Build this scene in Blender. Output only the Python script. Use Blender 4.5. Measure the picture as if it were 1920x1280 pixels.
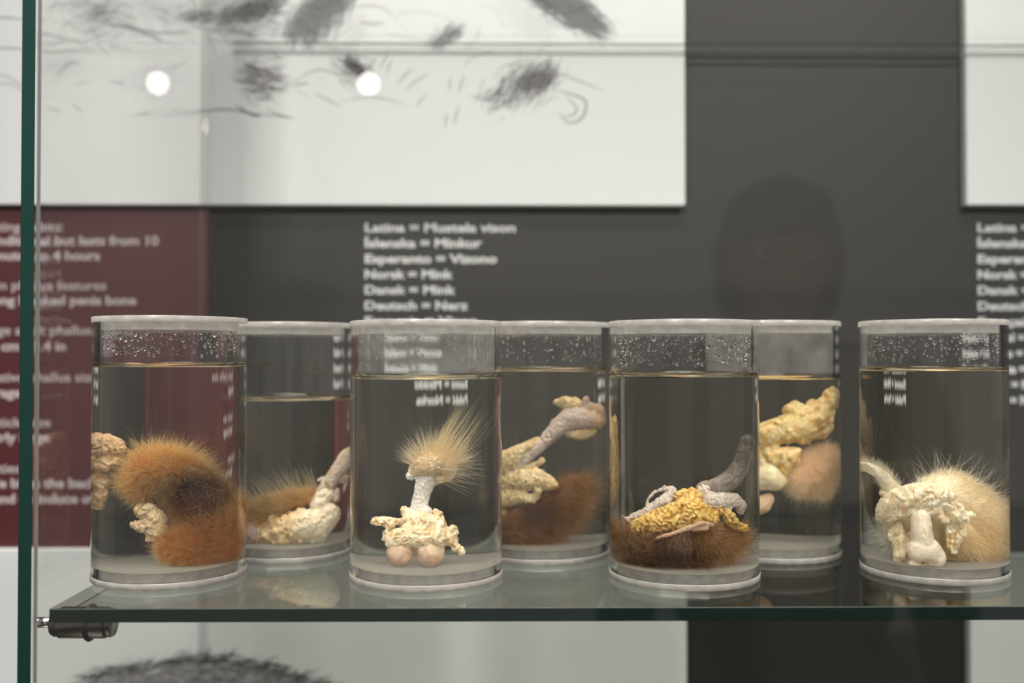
import bpy, bmesh, math, random
import numpy as np
from mathutils import Vector, Matrix, noise as mnoise

for o in list(bpy.data.objects):
    bpy.data.objects.remove(o)
S = bpy.context.scene
COL = S.collection
R = math.radians

# ------------------------------------------------------------------ camera
cam_d = bpy.data.cameras.new('camera'); cam = bpy.data.objects.new('camera', cam_d); COL.objects.link(cam)
cam.location = (0, 0, 1.30); cam.rotation_euler = (R(90.92), 0, R(-0.63))
cam_d.lens = 35; cam_d.sensor_width = 36; cam_d.clip_start = 0.02
cam_d.dof.use_dof = True; cam_d.dof.focus_distance = 0.63; cam_d.dof.aperture_fstop = 3.3
S.camera = cam

# ------------------------------------------------------------------ world, lights, exposure
w = bpy.data.worlds.new('gallery'); S.world = w; w.use_nodes = True
bg = w.node_tree.nodes['Background']; bg.inputs[0].default_value = (1.0, 0.965, 0.92, 1); bg.inputs[1].default_value = 0.21

def area(name, loc, target, sx, sy, power, col=(1, .97, .925), spread=180):
    d = bpy.data.lights.new(name, 'AREA'); d.shape = 'RECTANGLE'; d.size = sx; d.size_y = sy; d.energy = power; d.color = col; d.spread = R(spread)
    o = bpy.data.objects.new(name, d); COL.objects.link(o); o.location = loc
    o.rotation_euler = (Vector(target) - Vector(loc)).to_track_quat('-Z', 'Y').to_euler(); return o
area('ceiling_spot_light', (-.45, -.55, 2.35), (-.10, .97, 1.66), .15, .15, 4.4, spread=66)
area('ceiling_spot_light', (.70, -.55, 2.35), (.35, .97, 1.66), .15, .15, 4.4, spread=66)
area('added_overhead_light', (0.08, 0.30, 2.20), (0.08, .43, 1.2), 1.2, 0.60, 31, spread=54)  # unseen soft light added overhead to brighten the jars and specimens

S.view_settings.view_transform = 'Standard'; S.view_settings.look = 'None'
S.view_settings.gamma = 1.0; S.view_settings.exposure = 0.12; S.view_settings.use_curve_mapping = False
cy = S.cycles
cy.max_bounces = 24; cy.transmission_bounces = 22; cy.transparent_max_bounces = 32; cy.diffuse_bounces = 5; cy.glossy_bounces = 8
cy.caustics_refractive = True; cy.caustics_reflective = True; cy.blur_glossy = 1.0
cy.use_denoising = True; cy.sample_clamp_indirect = 20.0

# ------------------------------------------------------------------ materials
def new_mat(name):
    m = bpy.data.materials.new(name); m.use_nodes = True; nt = m.node_tree; nt.nodes.clear()
    return m, nt, nt.nodes.new('ShaderNodeOutputMaterial')

def plain(name, col, rough=0.6, metal=0.0, spec=0.4, grain=0.0, gscale=60.0, bump=0.0):
    m, nt, out = new_mat(name); b = nt.nodes.new('ShaderNodeBsdfPrincipled')
    b.inputs['Base Color'].default_value = (*col, 1); b.inputs['Roughness'].default_value = rough
    b.inputs['Metallic'].default_value = metal; b.inputs['Specular IOR Level'].default_value = spec
    nt.links.new(b.outputs[0], out.inputs[0])
    if grain or bump:
        tc = nt.nodes.new('ShaderNodeTexCoord'); n = nt.nodes.new('ShaderNodeTexNoise'); n.inputs['Scale'].default_value = gscale
        n.inputs['Detail'].default_value = 4; nt.links.new(tc.outputs['Object'], n.inputs['Vector'])
        if grain:
            mx = nt.nodes.new('ShaderNodeMix'); mx.data_type = 'RGBA'
            mx.inputs['A'].default_value = (*[c * (1 - grain) for c in col], 1); mx.inputs['B'].default_value = (*[min(1, c * (1 + grain)) for c in col], 1)
            nt.links.new(n.outputs[0], mx.inputs['Factor']); nt.links.new(mx.outputs['Result'], b.inputs['Base Color'])
        if bump:
            bp = nt.nodes.new('ShaderNodeBump'); bp.inputs['Strength'].default_value = bump; bp.inputs['Distance'].default_value = .001
            nt.links.new(n.outputs[0], bp.inputs['Height']); nt.links.new(bp.outputs[0], b.inputs['Normal'])
    return m

def glass(name, ior, col=(1, 1, 1), rough=0.0, haze=0.0, hcol=(.8, .8, .78), noisy=0.0, nscale=300):
    m, nt, out = new_mat(name); g = nt.nodes.new('ShaderNodeBsdfGlass')
    g.inputs['Color'].default_value = (*col, 1); g.inputs['Roughness'].default_value = rough; g.inputs['IOR'].default_value = ior
    last = g
    if haze:
        d = nt.nodes.new('ShaderNodeBsdfDiffuse'); d.inputs[0].default_value = (*hcol, 1)
        t = nt.nodes.new('ShaderNodeBsdfTranslucent'); t.inputs[0].default_value = (*hcol, 1)
        a = nt.nodes.new('ShaderNodeMixShader'); nt.links.new(d.outputs[0], a.inputs[1]); nt.links.new(t.outputs[0], a.inputs[2])
        x = nt.nodes.new('ShaderNodeMixShader'); x.inputs[0].default_value = haze
        nt.links.new(g.outputs[0], x.inputs[1]); nt.links.new(a.outputs[0], x.inputs[2]); last = x
        if noisy:
            tc = nt.nodes.new('ShaderNodeTexCoord'); n = nt.nodes.new('ShaderNodeTexNoise'); n.inputs['Scale'].default_value = nscale
            mp = nt.nodes.new('ShaderNodeMapRange'); mp.inputs[1].default_value = .35; mp.inputs[2].default_value = .65
            mp.inputs[3].default_value = max(0, haze - noisy); mp.inputs[4].default_value = min(1, haze + noisy)
            nt.links.new(tc.outputs['Object'], n.inputs['Vector']); nt.links.new(n.outputs[0], mp.inputs[0]); nt.links.new(mp.outputs[0], x.inputs[0])
    nt.links.new(last.outputs[0], out.inputs[0]); return m

def sheet_glass(name, tint):
    # flat panes: straight-through transmission with a Fresnel reflection on either face
    m, nt, out = new_mat(name); t = nt.nodes.new('ShaderNodeBsdfTransparent'); t.inputs[0].default_value = (*tint, 1)
    g = nt.nodes.new('ShaderNodeBsdfGlossy'); g.inputs['Roughness'].default_value = 0.0
    geo = nt.nodes.new('ShaderNodeNewGeometry'); mr = nt.nodes.new('ShaderNodeMapRange')
    mr.inputs[3].default_value = 1.5; mr.inputs[4].default_value = 1 / 1.5
    f = nt.nodes.new('ShaderNodeFresnel'); mx = nt.nodes.new('ShaderNodeMixShader')
    nt.links.new(geo.outputs['Backfacing'], mr.inputs[0]); nt.links.new(mr.outputs[0], f.inputs['IOR'])
    nt.links.new(f.outputs[0], mx.inputs[0]); nt.links.new(t.outputs[0], mx.inputs[1]); nt.links.new(g.outputs[0], mx.inputs[2])
    nt.links.new(mx.outputs[0], out.inputs[0]); return m

def fog(name, lo, hi):
    # thin milky breath of condensation on the inside of the wall, patchy
    m, nt, out = new_mat(name); t = nt.nodes.new('ShaderNodeBsdfTransparent'); d = nt.nodes.new('ShaderNodeBsdfTranslucent'); d2 = nt.nodes.new('ShaderNodeBsdfDiffuse')
    d.inputs[0].default_value = d2.inputs[0].default_value = (.8, .8, .79, 1)
    a = nt.nodes.new('ShaderNodeMixShader'); nt.links.new(d.outputs[0], a.inputs[1]); nt.links.new(d2.outputs[0], a.inputs[2])
    tc = nt.nodes.new('ShaderNodeTexCoord'); n = nt.nodes.new('ShaderNodeTexNoise'); n.inputs['Scale'].default_value = 38; n.inputs['Detail'].default_value = 3
    mp = nt.nodes.new('ShaderNodeMapRange'); mp.inputs[1].default_value = .38; mp.inputs[2].default_value = .62; mp.inputs[3].default_value = lo; mp.inputs[4].default_value = hi
    x = nt.nodes.new('ShaderNodeMixShader'); nt.links.new(tc.outputs['Object'], n.inputs['Vector']); nt.links.new(n.outputs[0], mp.inputs[0]); nt.links.new(mp.outputs[0], x.inputs[0])
    nt.links.new(t.outputs[0], x.inputs[1]); nt.links.new(a.outputs[0], x.inputs[2]); nt.links.new(x.outputs[0], out.inputs[0]); return m

def tissue(name, sss=0.25, rough=0.45, spec=0.15, bump=0.10, bscale=300):
    m, nt, out = new_mat(name); b = nt.nodes.new('ShaderNodeBsdfPrincipled'); a = nt.nodes.new('ShaderNodeVertexColor'); a.layer_name = 'Col'
    nt.links.new(a.outputs[0], b.inputs['Base Color']); b.inputs['Roughness'].default_value = rough; b.inputs['Specular IOR Level'].default_value = spec
    b.inputs['Subsurface Weight'].default_value = sss; b.inputs['Subsurface Radius'].default_value = (1, .6, .4); b.inputs['Subsurface Scale'].default_value = .002
    tc = nt.nodes.new('ShaderNodeTexCoord'); n = nt.nodes.new('ShaderNodeTexNoise'); n.inputs['Scale'].default_value = bscale; n.inputs['Detail'].default_value = 4
    bp = nt.nodes.new('ShaderNodeBump'); bp.inputs['Strength'].default_value = bump; bp.inputs['Distance'].default_value = .0008
    nt.links.new(tc.outputs['Object'], n.inputs['Vector']); nt.links.new(n.outputs[0], bp.inputs['Height']); nt.links.new(bp.outputs[0], b.inputs['Normal'])
    nt.links.new(b.outputs[0], out.inputs[0]); return m

def hair_mat(name):
    m, nt, out = new_mat(name); a = nt.nodes.new('ShaderNodeVertexColor'); a.layer_name = 'Col'
    d = nt.nodes.new('ShaderNodeBsdfDiffuse'); t = nt.nodes.new('ShaderNodeBsdfTranslucent'); x = nt.nodes.new('ShaderNodeMixShader'); x.inputs[0].default_value = .45
    nt.links.new(a.outputs[0], d.inputs[0]); nt.links.new(a.outputs[0], t.inputs[0])
    nt.links.new(d.outputs[0], x.inputs[1]); nt.links.new(t.outputs[0], x.inputs[2]); nt.links.new(x.outputs[0], out.inputs[0]); return m

M = dict(
    wall=plain('wall_grey', (.0125, .0112, .0088), .6, grain=.06, gscale=25),
    white=plain('poster_white', (.49, .50, .503), .55, spec=.3, grain=.01, gscale=8),
    maroon=plain('maroon_print', (.060, .0105, .0135), .5, grain=.05, gscale=30),
    letters=plain('white_lettering', (.46, .465, .465), .6),
    letters_m=plain('pale_lettering', (.40, .35, .36), .6),
    ink=plain('pencil_ink', (.020, .018, .024), .8),
    ink2=plain('pencil_grey', (.15, .145, .145), .8),
    ink3=plain('pencil_faint', (.26, .255, .25), .8),
    pane=sheet_glass('pane_glass', (.99, .991, .985)),
    shelf=sheet_glass('shelf_glass', (.80, .82, .79)),
    edge=plain('glass_edge_green', (.0015, .006, .004), .55, spec=.18, grain=.4, gscale=9),
    edge_pale=plain('glass_edge_pale', (.16, .165, .15), .3, spec=.4),
    edge_grey=plain('glass_edge_grey', (.035, .038, .034), .3, spec=.4),
    edge_side=plain('side_pane_edge_green', (.003, .015, .0115), .2, spec=.4, grain=.4, gscale=6),
    steel=plain('brushed_steel', (.22, .195, .165), .22, metal=1.0, bump=.1, gscale=300),
    chrome=plain('bright_steel', (.8, .78, .74), .12, metal=1.0),
    rubber=plain('black_rubber', (.008, .008, .008), .5),
    floor=plain('floor_grey', (.16, .15, .14), .5, grain=.1, gscale=5),
    acrylic=glass('acrylic_tube', 1.49, (.99, .99, .985)),
    frost=glass('acrylic_cut_edge', 1.49, (.97, .97, .96), .22, haze=.62, hcol=(.34, .32, .30), noisy=.10, nscale=120),
    plug=glass('acrylic_plug_rim', 1.49, (.97, .97, .96), .25, haze=.62, hcol=(.66, .63, .59), noisy=.10, nscale=120),
    flat=glass('acrylic_disc_face', 1.49, (.99, .99, .985), .03, haze=.06, hcol=(.7, .68, .65)),
    liquid_side=glass('liquid_against_acrylic', 1.36 / 1.49, (.985, .975, .945)),
    liquid_floor=glass('liquid_on_sanded_floor', 1.36 / 1.49, (.99, .98, .95), .15, haze=.45, hcol=(.72, .70, .66)),
    liquid_top=glass('liquid_surface', 1.36, (1, .96, .88)),
    film=fog('condensation_film', .05, .20),
    drop=glass('water_drop', 1.33, (1, 1, 1)),
    bubble=glass('air_bubble', 1 / 1.45, (1, 1, 1)),
    flesh=tissue('pale_tissue'), fat=tissue('fatty_tissue', .3, .4, .2), skin=tissue('smooth_skin', .15, .35, .25, .12, 350),
    hair=hair_mat('animal_hair'),
)

# ------------------------------------------------------------------ object helpers
def tag(o, label=None, cat=None, group=None, kind=None):
    if label: o['label'] = label
    if cat: o['category'] = cat
    if group: o['group'] = group
    if kind: o['kind'] = kind
    return o

def link(name, me, mats=None, parent=None):
    o = bpy.data.objects.new(name, me); COL.objects.link(o)
    if mats is not None:
        for mm in (mats if isinstance(mats, (list, tuple)) else [mats]): me.materials.append(mm)
    if parent: o.parent = parent
    return o

def empty(name, loc):
    o = bpy.data.objects.new(name, None); COL.objects.link(o); o.location = loc; o.empty_display_size = .01; return o

def mesh(name, v, f, smooth=False, mi=None):
    me = bpy.data.meshes.new(name); me.from_pydata([tuple(map(float, p)) for p in v], [], f); me.validate()
    if smooth: me.polygons.foreach_set('use_smooth', [True] * len(me.polygons))
    if mi: me.polygons.foreach_set('material_index', mi)
    me.update(); return me

def box_me(name, x0, x1, y0, y1, z0, z1, bevel=0.0, edge_faces=None):
    bm = bmesh.new(); bmesh.ops.create_cube(bm, size=1)
    for v in bm.verts: v.co = Vector(((x0 + x1) / 2 + v.co.x * (x1 - x0), (y0 + y1) / 2 + v.co.y * (y1 - y0), (z0 + z1) / 2 + v.co.z * (z1 - z0)))
    if bevel: bmesh.ops.bevel(bm, geom=list(bm.edges), offset=bevel, segments=1, affect='EDGES')
    if edge_faces:
        for f in bm.faces:
            n = f.normal
            if max(abs(q) for q in n) > .95:
                for ax, sg, k in edge_faces:
                    if n[ax] * sg > .95: f.material_index = k
            elif name == 'upper_glass_shelf': f.material_index = 1 if abs(n.x) < .1 else 0
            elif abs(n.x) > .4 or name == 'glass_shelf': f.material_index = 2 if (n.y > .4 and name == 'side_pane') else 1
    me = bpy.data.meshes.new(name); bm.to_mesh(me); bm.free(); return me

def revolve(name, prof, seg=96, smooth=True, mi=None, sharp=None):
    """prof: list of polylines; each is a list of (r, z); normals face right of travel direction going up => outward"""
    v = []; f = []; mis = []
    for k, pl in enumerate(prof):
        rings = []
        for (r, z) in pl:
            if r < 1e-7: rings.append([len(v)]); v.append((0, 0, z))
            else:
                rings.append(list(range(len(v), len(v) + seg)))
                v += [(r * math.cos(2 * math.pi * i / seg), r * math.sin(2 * math.pi * i / seg), z) for i in range(seg)]
        for a, b in zip(rings, rings[1:]):
            for i in range(seg):
                j = (i + 1) % seg
                if len(a) == 1: f.append((a[0], b[j], b[i]))
                elif len(b) == 1: f.append((a[i], a[j], b[0]))
                else: f.append((a[i], a[j], b[j], b[i]))
                mis.append(mi[k] if mi else 0)
    me = bpy.data.meshes.new(name); me.from_pydata(v, [], f)
    me.polygons.foreach_set('use_smooth', [smooth] * len(f)); me.polygons.foreach_set('material_index', mis); me.update()
    return me

# ------------------------------------------------------------------ setting
WY = 0.970            # face of the grey wall
PY = 0.958            # face of the white posters
wall = link('wall_back', box_me('wall_back', -1.6, 1.8, WY, WY + .1, 0, 2.7), M['wall']); tag(wall, 'dark grey display wall printed with columns of white words', 'wall', kind='structure')
fl = link('floor', box_me('floor', -2.4, 2.4, -3.6, WY + .1, -.05, 0), M['floor']); tag(fl, 'grey gallery floor below the display', 'floor', kind='structure')

tr = link('trim_1', box_me('trim_1', 0.1816, 0.4573, WY - .0010, WY + .001, 1.5931, 1.5994), plain('dark_strip', (.004, .004, .0035), .7), None)  # thin dark strip set on the wall face, spanning the gap between posters
tag(tr, 'dark horizontal strip across the grey wall between the white posters', 'trim', kind='structure')

# text lines
def text_line(s, x, z, y, size, bold, mat, parent, width=None):
    c = bpy.data.curves.new('text_line', 'FONT'); c.body = s; c.size = size; c.offset = bold; c.extrude = 0.0002; c.resolution_u = 3
    t = bpy.data.objects.new('t', c); COL.objects.link(t)
    bpy.context.view_layer.update()
    me = bpy.data.meshes.new_from_object(t.evaluated_get(bpy.context.evaluated_depsgraph_get()))
    bpy.data.objects.remove(t)
    me.name = 'text_line'; me.materials.clear()
    if width:
        xs = [v.co.x for v in me.vertices]; k = width / (max(xs) - min(xs))
        for v in me.vertices: v.co.x *= k
    o = link('text_line', me, mat, parent)
    o.location = Vector((x, y, z)) - (Vector(parent.location) if parent else Vector()); o.rotation_euler = (R(90), 0, 0)
    return o

mink = ['Latina = Mustela vison', 'Íslenska = Minkur', 'Esperanto = Vizono', 'Norsk = Mink', 'Dansk = Mink', 'Deutsch = Nerz',
        'Français = Vison', 'Español = Visón', 'Italiano = Visone', 'Svenska = Mink', 'Suomi = Minkki', 'Polski = Norka']
mw = [0.1465, 0.1142, 0.1283, 0.0856, 0.0882, 0.1002, 0.109]
tz = [1.4226, 1.4074, 1.3922, 1.377, 1.3618, 1.3466, 1.3314, 1.3162, 1.301, 1.2859, 1.2707, 1.2556]
tx = -0.1332
for i, s in enumerate(mink):
    text_line(s, tx, tz[i], WY - .0002, .0118, .00036, M['letters'], wall, mw[i] if i < len(mw) else None)
tz2 = [1.4235, 1.408, 1.3926, 1.3772, 1.3618, 1.3464, 1.331, 1.3156, 1.3002, 1.2848, 1.2695, 1.2541]
tx2 = 0.4667
for i, s in enumerate(mink):
    text_line(s, tx2, tz2[i], WY - .0002, .0118, .00036, M['letters'], wall, mw[i] if i < len(mw) else None)

# white posters and the maroon board
def poster(x0, x1, z0, z1, label):
    p = empty('poster', ((x0 + x1) / 2, WY, z0)); tag(p, label, 'poster')
    q = link('panel', box_me('panel', x0, x1, PY, WY - .0005, z0, z1, .0006), M['white'], p); q.location = -Vector(p.location)
    return p
P_UP = poster(-0.5619, 0.1781, 1.4468, 2.0, 'white poster with pencil drawing of animal paws, above the row of jars')
P_UR = poster(0.4516, 1.3, 1.4479, 2.0, 'plain white poster at the upper right edge of the picture')
P_LO = poster(-0.5584, 0.1784, .62, 1.1169, 'white poster with dark fur drawing, below the glass shelf at left')
P_LR = poster(0.4521, 1.3, .62, 1.1097, 'plain white poster below the glass shelf at far right')
mb = empty('text_board', (-0.3812, WY, 1.1151)); tag(mb, 'maroon text board with pale lettering left of the grey wall', 'board')
q = link('panel', box_me('panel', -0.5656, -0.2831, .9665, WY - .0003, 1.1146, 1.4477), M['maroon'], mb); q.location = -Vector(mb.location)
mlines = [('Mating habits:', -0.4237, 1.4222, 0), ('conditional but lasts from 10', -0.3317, 1.4088, 1), ('minutes to 4 hours', -0.3882, 1.3943, 1), ('Main phallus features', -0.3821, 1.3654, 0), ('Long hooked penis bone', -0.3528, 1.351, 1), ('Average adult phallus size', -0.3703, 1.3221, 0), ('3.5 cm / 1.4 in', -0.4206, 1.3067, 1), ('Relative phallus size', -0.3898, 1.2768, 0), ('Average', -0.4632, 1.2619, 1), ('Testicle size', -0.4345, 1.2332, 0), ('Fairly large', -0.4355, 1.2188, 1), ('Peculiarities', -0.4632, 1.189, 0), ('Male bites the back', -0.3888, 1.1747, 1), ('and to induce ovulation', -0.3497, 1.1598, 1)]
for s, xr, z, b in mlines:
    o = text_line(s, 0, z, .9665 - .0001, .0127, .00038 if b else .00014, M['letters_m'], mb)
    for v in o.data.vertices: v.co.x *= 1.15
    wd = max(v.co.x for v in o.data.vertices); o.location.x = xr - wd - mb.location.x

# pencil strokes printed on the posters: thin flat ribbons
random.seed(5)
class Ink:
    def __init__(s): s.v = []; s.f = []
    def stroke(s, pts, w0, taper=True):
        pts = [Vector((p[0], 0, p[1])) for p in pts]; n = len(pts); b = len(s.v)
        for i, p in enumerate(pts):
            d = (pts[min(i + 1, n - 1)] - pts[max(i - 1, 0)]); d.normalize(); q = Vector((-d.z, 0, d.x))
            wv = w0 * (math.sin(math.pi * (i + .6) / (n + .2)) if taper else 1) * .5
            y = PY - .00012 - random.random() * .0001
            s.v += [(p.x - q.x * wv, y, p.z - q.z * wv), (p.x + q.x * wv, y, p.z + q.z * wv)]
        for i in range(n - 1): k = b + 2 * i; s.f.append((k, k + 2, k + 3, k + 1))
    def line(s, a, b, w0, bow=0.0, n=5):
        a = Vector(a); b = Vector(b); d = b - a; q = Vector((-d.y, d.x))
        s.stroke([a + d * t + q * bow * 4 * t * (1 - t) for t in [i / (n - 1) for i in range(n)]], w0)
    def hatch(s, path, spread, n, length, ang, w0, jit=.35):
        for _ in range(n):
            t = random.random() * (len(path) - 1); i = int(t); u = t - i
            p = Vector(path[i]).lerp(Vector(path[min(i + 1, len(path) - 1)]), u)
            p += Vector((random.gauss(0, spread), random.gauss(0, spread)))
            a = R(ang) + random.gauss(0, jit); l = length * random.uniform(.5, 1.3); d = Vector((math.cos(a), math.sin(a))) * l * .5
            s.line(p - d, p + d, w0 * random.uniform(.6, 1.3), random.gauss(0, .08), 4)
    def out(s, mat, parent):
        o = link('sketch', mesh('sketch', s.v, s.f), mat, parent); o.location = -Vector(parent.location); tag(o, kind='stuff'); return o

k1, k2, k3 = Ink(), Ink(), Ink()
# dark furry foot, second foot and tail tip
k1.hatch([(-0.1544, 1.6555), (-0.1672, 1.6399), (-0.18, 1.6269), (-0.1954, 1.6165)], .008, 900, .020, 70, .0007)
k1.hatch([(-0.216, 1.6423), (-0.2416, 1.6344), (-0.2647, 1.6266)], .006, 330, .016, 20, .0007)
k1.hatch([(0.0312, 1.6588), (0.057, 1.6434), (0.0751, 1.633), (0.0921, 1.6227)], .006, 620, .030, -32, .0008)
k1.hatch([(-0.2801, 1.6317), (-0.3031, 1.6264)], .006, 50, .014, 15, .0006)
k2.hatch([(-0.38, 1.6365), (-0.3901, 1.6287), (-0.3646, 1.6339)], .008, 60, .016, 10, .0007)
k1.hatch([(-0.0642, 1.605), (-0.0513, 1.6092), (-0.0431, 1.617)], .004, 120, .012, 40, .0006)
k1.hatch([(0.0234, 1.568), (0.0415, 1.5681), (0.0441, 1.5759), (0.0105, 1.5602), (-0.0075, 1.5524)], .007, 170, .020, 45, .0005)
k2.hatch([(0.026, 1.5732), (0.0363, 1.5655), (0.0105, 1.5577)], .010, 120, .022, 55, .0006)
k1.hatch([(-0.1501, 1.5856), (-0.1398, 1.5805), (-0.1336, 1.5727)], .004, 90, .012, -35, .0006)
k2.hatch([(-0.1542, 1.5804), (-0.1387, 1.5753)], .007, 60, .016, -40, .0006)
k2.hatch([(-0.2414, 1.5724), (-0.2285, 1.5673), (-0.2183, 1.5647)], .008, 130, .020, -5, .0007)
def curve(k, pts, w0):
    # smooth a coarse path into a pencil line
    P_ = [Vector(p) for p in pts]; out = []
    for i in range(len(P_) - 1):
        a = P_[max(i - 1, 0)]; b = P_[i]; c = P_[i + 1]; d = P_[min(i + 2, len(P_) - 1)]
        for t in (0, .25, .5, .75):
            out.append(.5 * (2 * b + (c - a) * t + (2 * a - 5 * b + 4 * c - d) * t * t + (3 * b - a - 3 * c + d) * t ** 3))
    out.append(P_[-1]); k.stroke(out, w0)
curve(k2, [(-0.1517, 1.6337), (-0.1337, 1.64), (-0.1132, 1.637), (-0.0987, 1.6246)], .0011)
curve(k2, [(-0.1389, 1.6245), (-0.1234, 1.6219), (-0.1106, 1.6235)], .0016)
curve(k3, [(-0.1054, 1.6246), (-0.09, 1.634), (-0.0668, 1.632), (-0.0462, 1.6258)], .0010)
curve(k3, [(-0.1121, 1.6132), (-0.0874, 1.6081), (-0.0565, 1.604)], .0012)
curve(k2, [(0.0466, 1.5588), (0.0673, 1.5547), (0.0817, 1.5475), (0.0786, 1.532), (0.0652, 1.5268), (0.0538, 1.5381)], .0018)
curve(k2, [(0.0621, 1.5526), (0.0724, 1.5423), (0.0698, 1.5345), (0.058, 1.5329)], .0014)
curve(k3, [(0.0544, 1.5759), (0.075, 1.5672), (0.0982, 1.5589)], .0012)
curve(k2, [(-0.0307, 1.5534), (-0.0178, 1.5493), (0.0054, 1.5473), (0.0312, 1.5525)], .0014)
curve(k2, [(-0.0359, 1.5948), (-0.023, 1.6104), (-0.0214, 1.6187)], .0010)
curve(k3, [(-0.0369, 1.5792), (-0.0281, 1.5896), (-0.0049, 1.5964)], .0010)
for (a, b) in [((-0.1002, 1.5625), (-0.0848, 1.5791)), ((-0.0924, 1.5573), (-0.0693, 1.574)), ((-0.0821, 1.5419), (-0.0719, 1.5533)), ((-0.1171, 1.578), (-0.109, 1.5925)), ((-0.1259, 1.5805), (-0.1203, 1.5893)), ((-0.0451, 1.5239), (-0.0399, 1.543)), ((-0.0533, 1.5213), (-0.0523, 1.5358)), ((-0.0502, 1.5575), (-0.0482, 1.5704)), ((-0.041, 1.5549), (-0.0348, 1.573)), ((-0.0008, 1.5287), (0.0033, 1.5318)), ((-0.1105, 1.5728), (-0.1053, 1.5873))]: k2.line(a, b, .0011, .05)
curve(k2, [(-0.3231, 1.5319), (-0.2975, 1.5351), (-0.2668, 1.5388), (-0.2412, 1.5352), (-0.2002, 1.5302)], .0016)
curve(k2, [(-0.2566, 1.5434), (-0.2412, 1.5342), (-0.2309, 1.5322)], .0024)
curve(k2, [(-0.2258, 1.5389), (-0.213, 1.5333), (-0.1992, 1.5302)], .0016)
curve(k2, [(-0.385, 1.621), (-0.3594, 1.6174), (-0.3337, 1.6082), (-0.326, 1.6041)], .0028)
curve(k2, [(-0.3696, 1.6236), (-0.3466, 1.6159), (-0.3286, 1.6124), (-0.303, 1.6135)], .0018)
for pts in [[(-0.4974, 1.6262), (-0.477, 1.6268), (-0.4575, 1.6248)], [(-0.4971, 1.5963), (-0.4742, 1.5974), (-0.4563, 1.5954)], [(-0.4969, 1.5716), (-0.4775, 1.5706), (-0.4601, 1.5614), (-0.4509, 1.5563)], [(-0.4917, 1.5639), (-0.4713, 1.5624), (-0.4585, 1.5552)], [(-0.4462, 1.613), (-0.4258, 1.6079), (-0.4002, 1.6028)], [(-0.4435, 1.5924), (-0.4206, 1.5945), (-0.3976, 1.5967)], [(-0.4387, 1.6337), (-0.426, 1.6399), (-0.4004, 1.6379)], [(-0.4255, 1.5718), (-0.4154, 1.5832), (-0.4026, 1.5812)], [(-0.4101, 1.5616), (-0.3948, 1.5668)], [(-0.3769, 1.5668), (-0.3616, 1.5627)], [(-0.4365, 1.5409), (-0.4227, 1.5347)], [(-0.4125, 1.5435), (-0.4023, 1.5358)], [(-0.3537, 1.5334), (-0.3359, 1.535)], [(-0.3182, 1.5773), (-0.3029, 1.5851)], [(-0.1797, 1.5545), (-0.154, 1.5417)], [(-0.1978, 1.5674), (-0.1747, 1.5778), (-0.149, 1.5675)], [(-0.2003, 1.5622), (-0.1849, 1.5648)], [(-0.2775, 1.6239), (-0.2518, 1.6137), (-0.2262, 1.619)], [(-0.2876, 1.6084), (-0.262, 1.6033), (-0.2364, 1.6086)], [(-0.2518, 1.6214), (-0.2467, 1.6137), (-0.2364, 1.6163)], [(-0.1541, 1.5468), (-0.1233, 1.5511), (-0.0924, 1.5444)]]: curve(k2 if random.random() < .45 else k3, pts, .0013)
for _ in range(160):
    c = [(-0.4515, 1.6414), (-0.1542, 1.5985)]; x = random.uniform(c[0][0], c[1][0]); z = random.uniform(c[1][1], c[0][1])
    a = random.gauss(0, .5); l = random.uniform(.006, .022); (k2 if random.random() < .3 else k3).line((x, z), (x + math.cos(a) * l, z + math.sin(a) * l), .0008, random.gauss(0, .1))
k1.out(M['ink'], P_UP); k2.out(M['ink2'], P_UP); k3.out(M['ink3'], P_UP)
k1, k2 = Ink(), Ink()
fur_arc = [(-0.4011, 0.9926), (-0.3758, 0.9991), (-0.3455, 1.0051), (-0.31, 1.01), (-0.2796, 1.0119), (-0.2491, 1.0088), (-0.2136, 1.0006), (-0.183, 0.9918), (-0.1525, 0.9791)]
k1.hatch(fur_arc, .0035, 330, .018, 20, .0007)
k2.hatch([(x, z - .012) for x, z in fur_arc[1:-1]], .006, 380, .022, 15, .0008)
k1.hatch([(x, z - .035) for x, z in fur_arc], .012, 500, .022, -10, .0008)
k1.out(M['ink'], P_LO); k2.out(M['ink2'], P_LO)

# ------------------------------------------------------------------ glass case
SZ = 1.1562; ST = .0080
sh = link('glass_shelf', box_me('glass_shelf', -0.2586358628224017, .64, .575, .955, SZ - ST, SZ, .0004, ((1, -1, 1), (1, 1, 1))), [M['shelf'], M['edge']])
tag(sh, 'clear glass shelf with dark green edge carrying the seven jars', 'shelf')
UZ = 1.5944
us = link('glass_shelf', box_me('upper_glass_shelf', -0.2586358628224017, .64, .575, .955, UZ, UZ + ST, .0013, ((1, -1, 1),)), [M['pane'], M['edge_grey']])
tag(us, 'upper glass shelf whose back edge crosses the white poster', 'shelf')
sp = link('side_pane', box_me('side_pane', -.2880, -.2800, .5985, .9555, .55, 2.0, .0004, ((1, -1, 1), (2, 1, 1))), [M['pane'], M['edge_side'], M['edge_pale']])
tag(sp, 'upright glass side pane with dark green front edge at left', 'glass pane')
fp = link('front_pane', box_me('front_pane', -.2606, .64, .5595, .5640, .55, 2.0, .0004, ((0, -1, 1), (2, 1, 1))), [M['pane'], M['edge_pale']])
tag(fp, 'large clear front pane between the viewer and the jars, faintly reflecting lamps', 'glass pane')

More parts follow.
